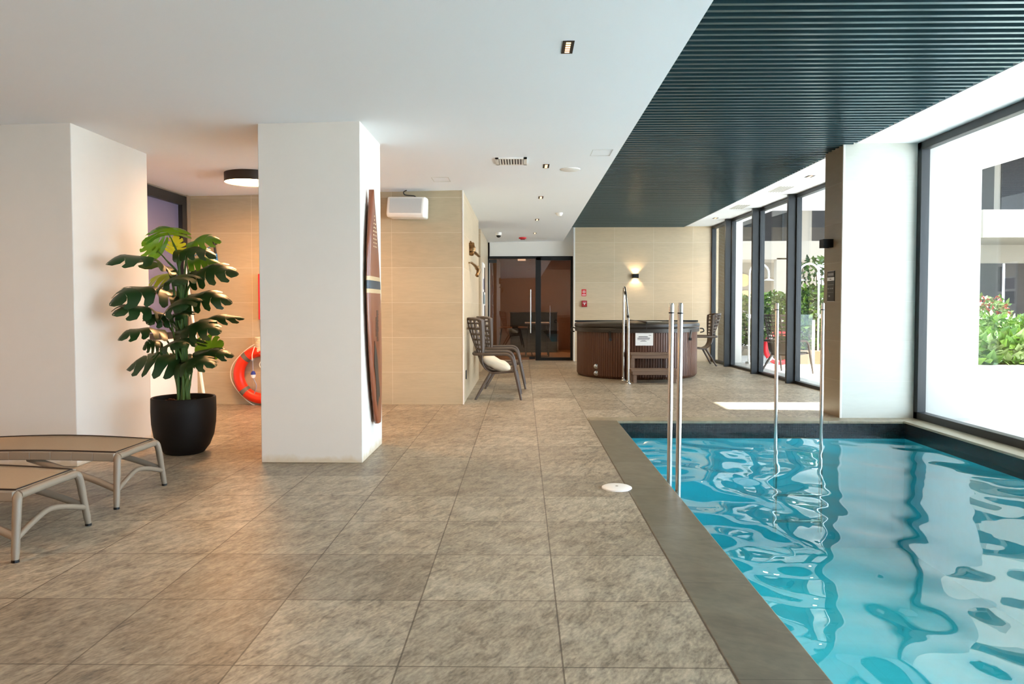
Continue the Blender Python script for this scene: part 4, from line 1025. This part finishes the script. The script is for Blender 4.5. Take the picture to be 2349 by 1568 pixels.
for x, y, lb in ((.80, 7.55, 'faint square access panel outline in the white ceiling near the slats'), (-.98, 8.9, 'faint access panel outline in the ceiling above the loudspeaker corner')):
    f = MB()
    for s in (-1, 1): f.box((s * .10 - .003, -.15, -.0025), (s * .10 + .003, .15, 0)); f.box((-.10, s * .15 - .003, -.0025), (.10, s * .15 + .003, 0))
    tag(f.build('access_panel', mat('panel joint', 'c9ccca', .7), loc=(x, y, ceil_z(x))), lb, 'access panel')
for x, y, lb in ((4.14, 11.9, 'white slotted air grille in the ceiling strip, nearest the pier'), (4.10, 14.0, 'white slotted air grille in the ceiling strip, farther from the pier')):
    t = thing('air_grille', lb, 'vent', (x, y, ZS + .02), group='air grilles in the ceiling strip')
    f = MB(); f.box((-.12, -.30, -.006), (.12, .30, 0)); f.build('grille_frame', M['plastic_white'], t)
    f = MB()
    for k in range(5): f.box((-.10 + k * .045, -.28, -.008), (-.085 + k * .045, .28, -.006))
    f.build('slot', mat('grey slot', '8c8f8f', .6), t)

# ================================================================ BEHIND THE GLASS DOOR
tw = mat('timber seat', 'a97448', .5); dk_ = mat('dark stool metal', '2b2623', .4, .5)
def stool(x, y, label):
    t = thing('bar_stool', label, 'stool', (x, y, 0), group='bar stools behind the glass door')
    f = MB(); f.lathe([(0, .76), (.17, .76), (.18, .74), (.16, .72), (0, .72)], 24); f.build('seat', tw, t, smooth=True)
    for sx_ in (-1, 1):
        for sy_ in (-1, 1):
            f = MB(); f.tube([(sx_ * .10, sy_ * .10, .73), (sx_ * .20, sy_ * .20, 0)], .014, 8); f.build('leg', dk_, t)
    f = MB(); q = .165
    for a_, b_ in (((-q, -q), (q, -q)), ((q, -q), (q, q)), ((q, q), (-q, q)), ((-q, q), (-q, -q))): f.tube([(*a_, .27), (*b_, .27)], .009, 6)
    f.build('footrest', dk_, t)
stool(-.45, 19.3, 'bar stool with a brown round seat behind the glass door, leftmost')
stool(.05, 19.6, 'bar stool with a brown round seat beside the high table')
t = thing('high_table', 'high table with a white top behind the glass door', 'table', (.38, 19.4, 0))
f = MB(); f.box((-.32, -.3, .84), (.32, .3, .88)); f.build('table_top', M['paper'], t, bevel=.005)
for sx_ in (-1, 1):
    for sy_ in (-1, 1):
        f = MB(); f.tube([(sx_ * .22, sy_ * .22, .84), (sx_ * .30, sy_ * .27, 0)], .02, 8); f.build('leg', dk_, t)
t = thing('black_cabinet', 'waist-high black cabinet standing in the room behind the glass door', 'cabinet', (.55, 21.0, 0))
f = MB(); f.box((-.9, -.25, 0), (.42, .25, 1.12)); f.build('body', M['black'], t, bevel=.01)
f = MB(); f.box((-.92, -.27, 1.12), (.44, .27, 1.14)); f.build('top', M['steel'], t)
for x in (-.85, -.42, .01):
    f = MB(); f.box((x, -.262, .06), (x + .39, -.25, 1.08)); f.build('door', M['blackmetal'], t, bevel=.004)
ld = bpy.data.lights.new('far_room_fill', 'AREA'); lo_ = bpy.data.objects.new('far_room_fill', ld); C.objects.link(lo_); ld.energy = 45; ld.size = .8; ld.color = (1, .8, .6); lo_.location = (.6, 20, 2.84)  # fill light without a fixture, added to brighten the room behind the door
t = thing('emergency_light', 'small white light box high on the wall behind the glass door', 'light', (-.03, 22.0, 2.69))
f = MB(); f.box((-.13, -.06, -.05), (.13, 0, .05)); f.build('housing', M['plastic_white'], t, bevel=.006)
f = MB(); f.box((-.11, -.066, -.035), (.11, -.06, .035)); f.build('panel', emit('light panel', 'fff2e0', 1.2), t)
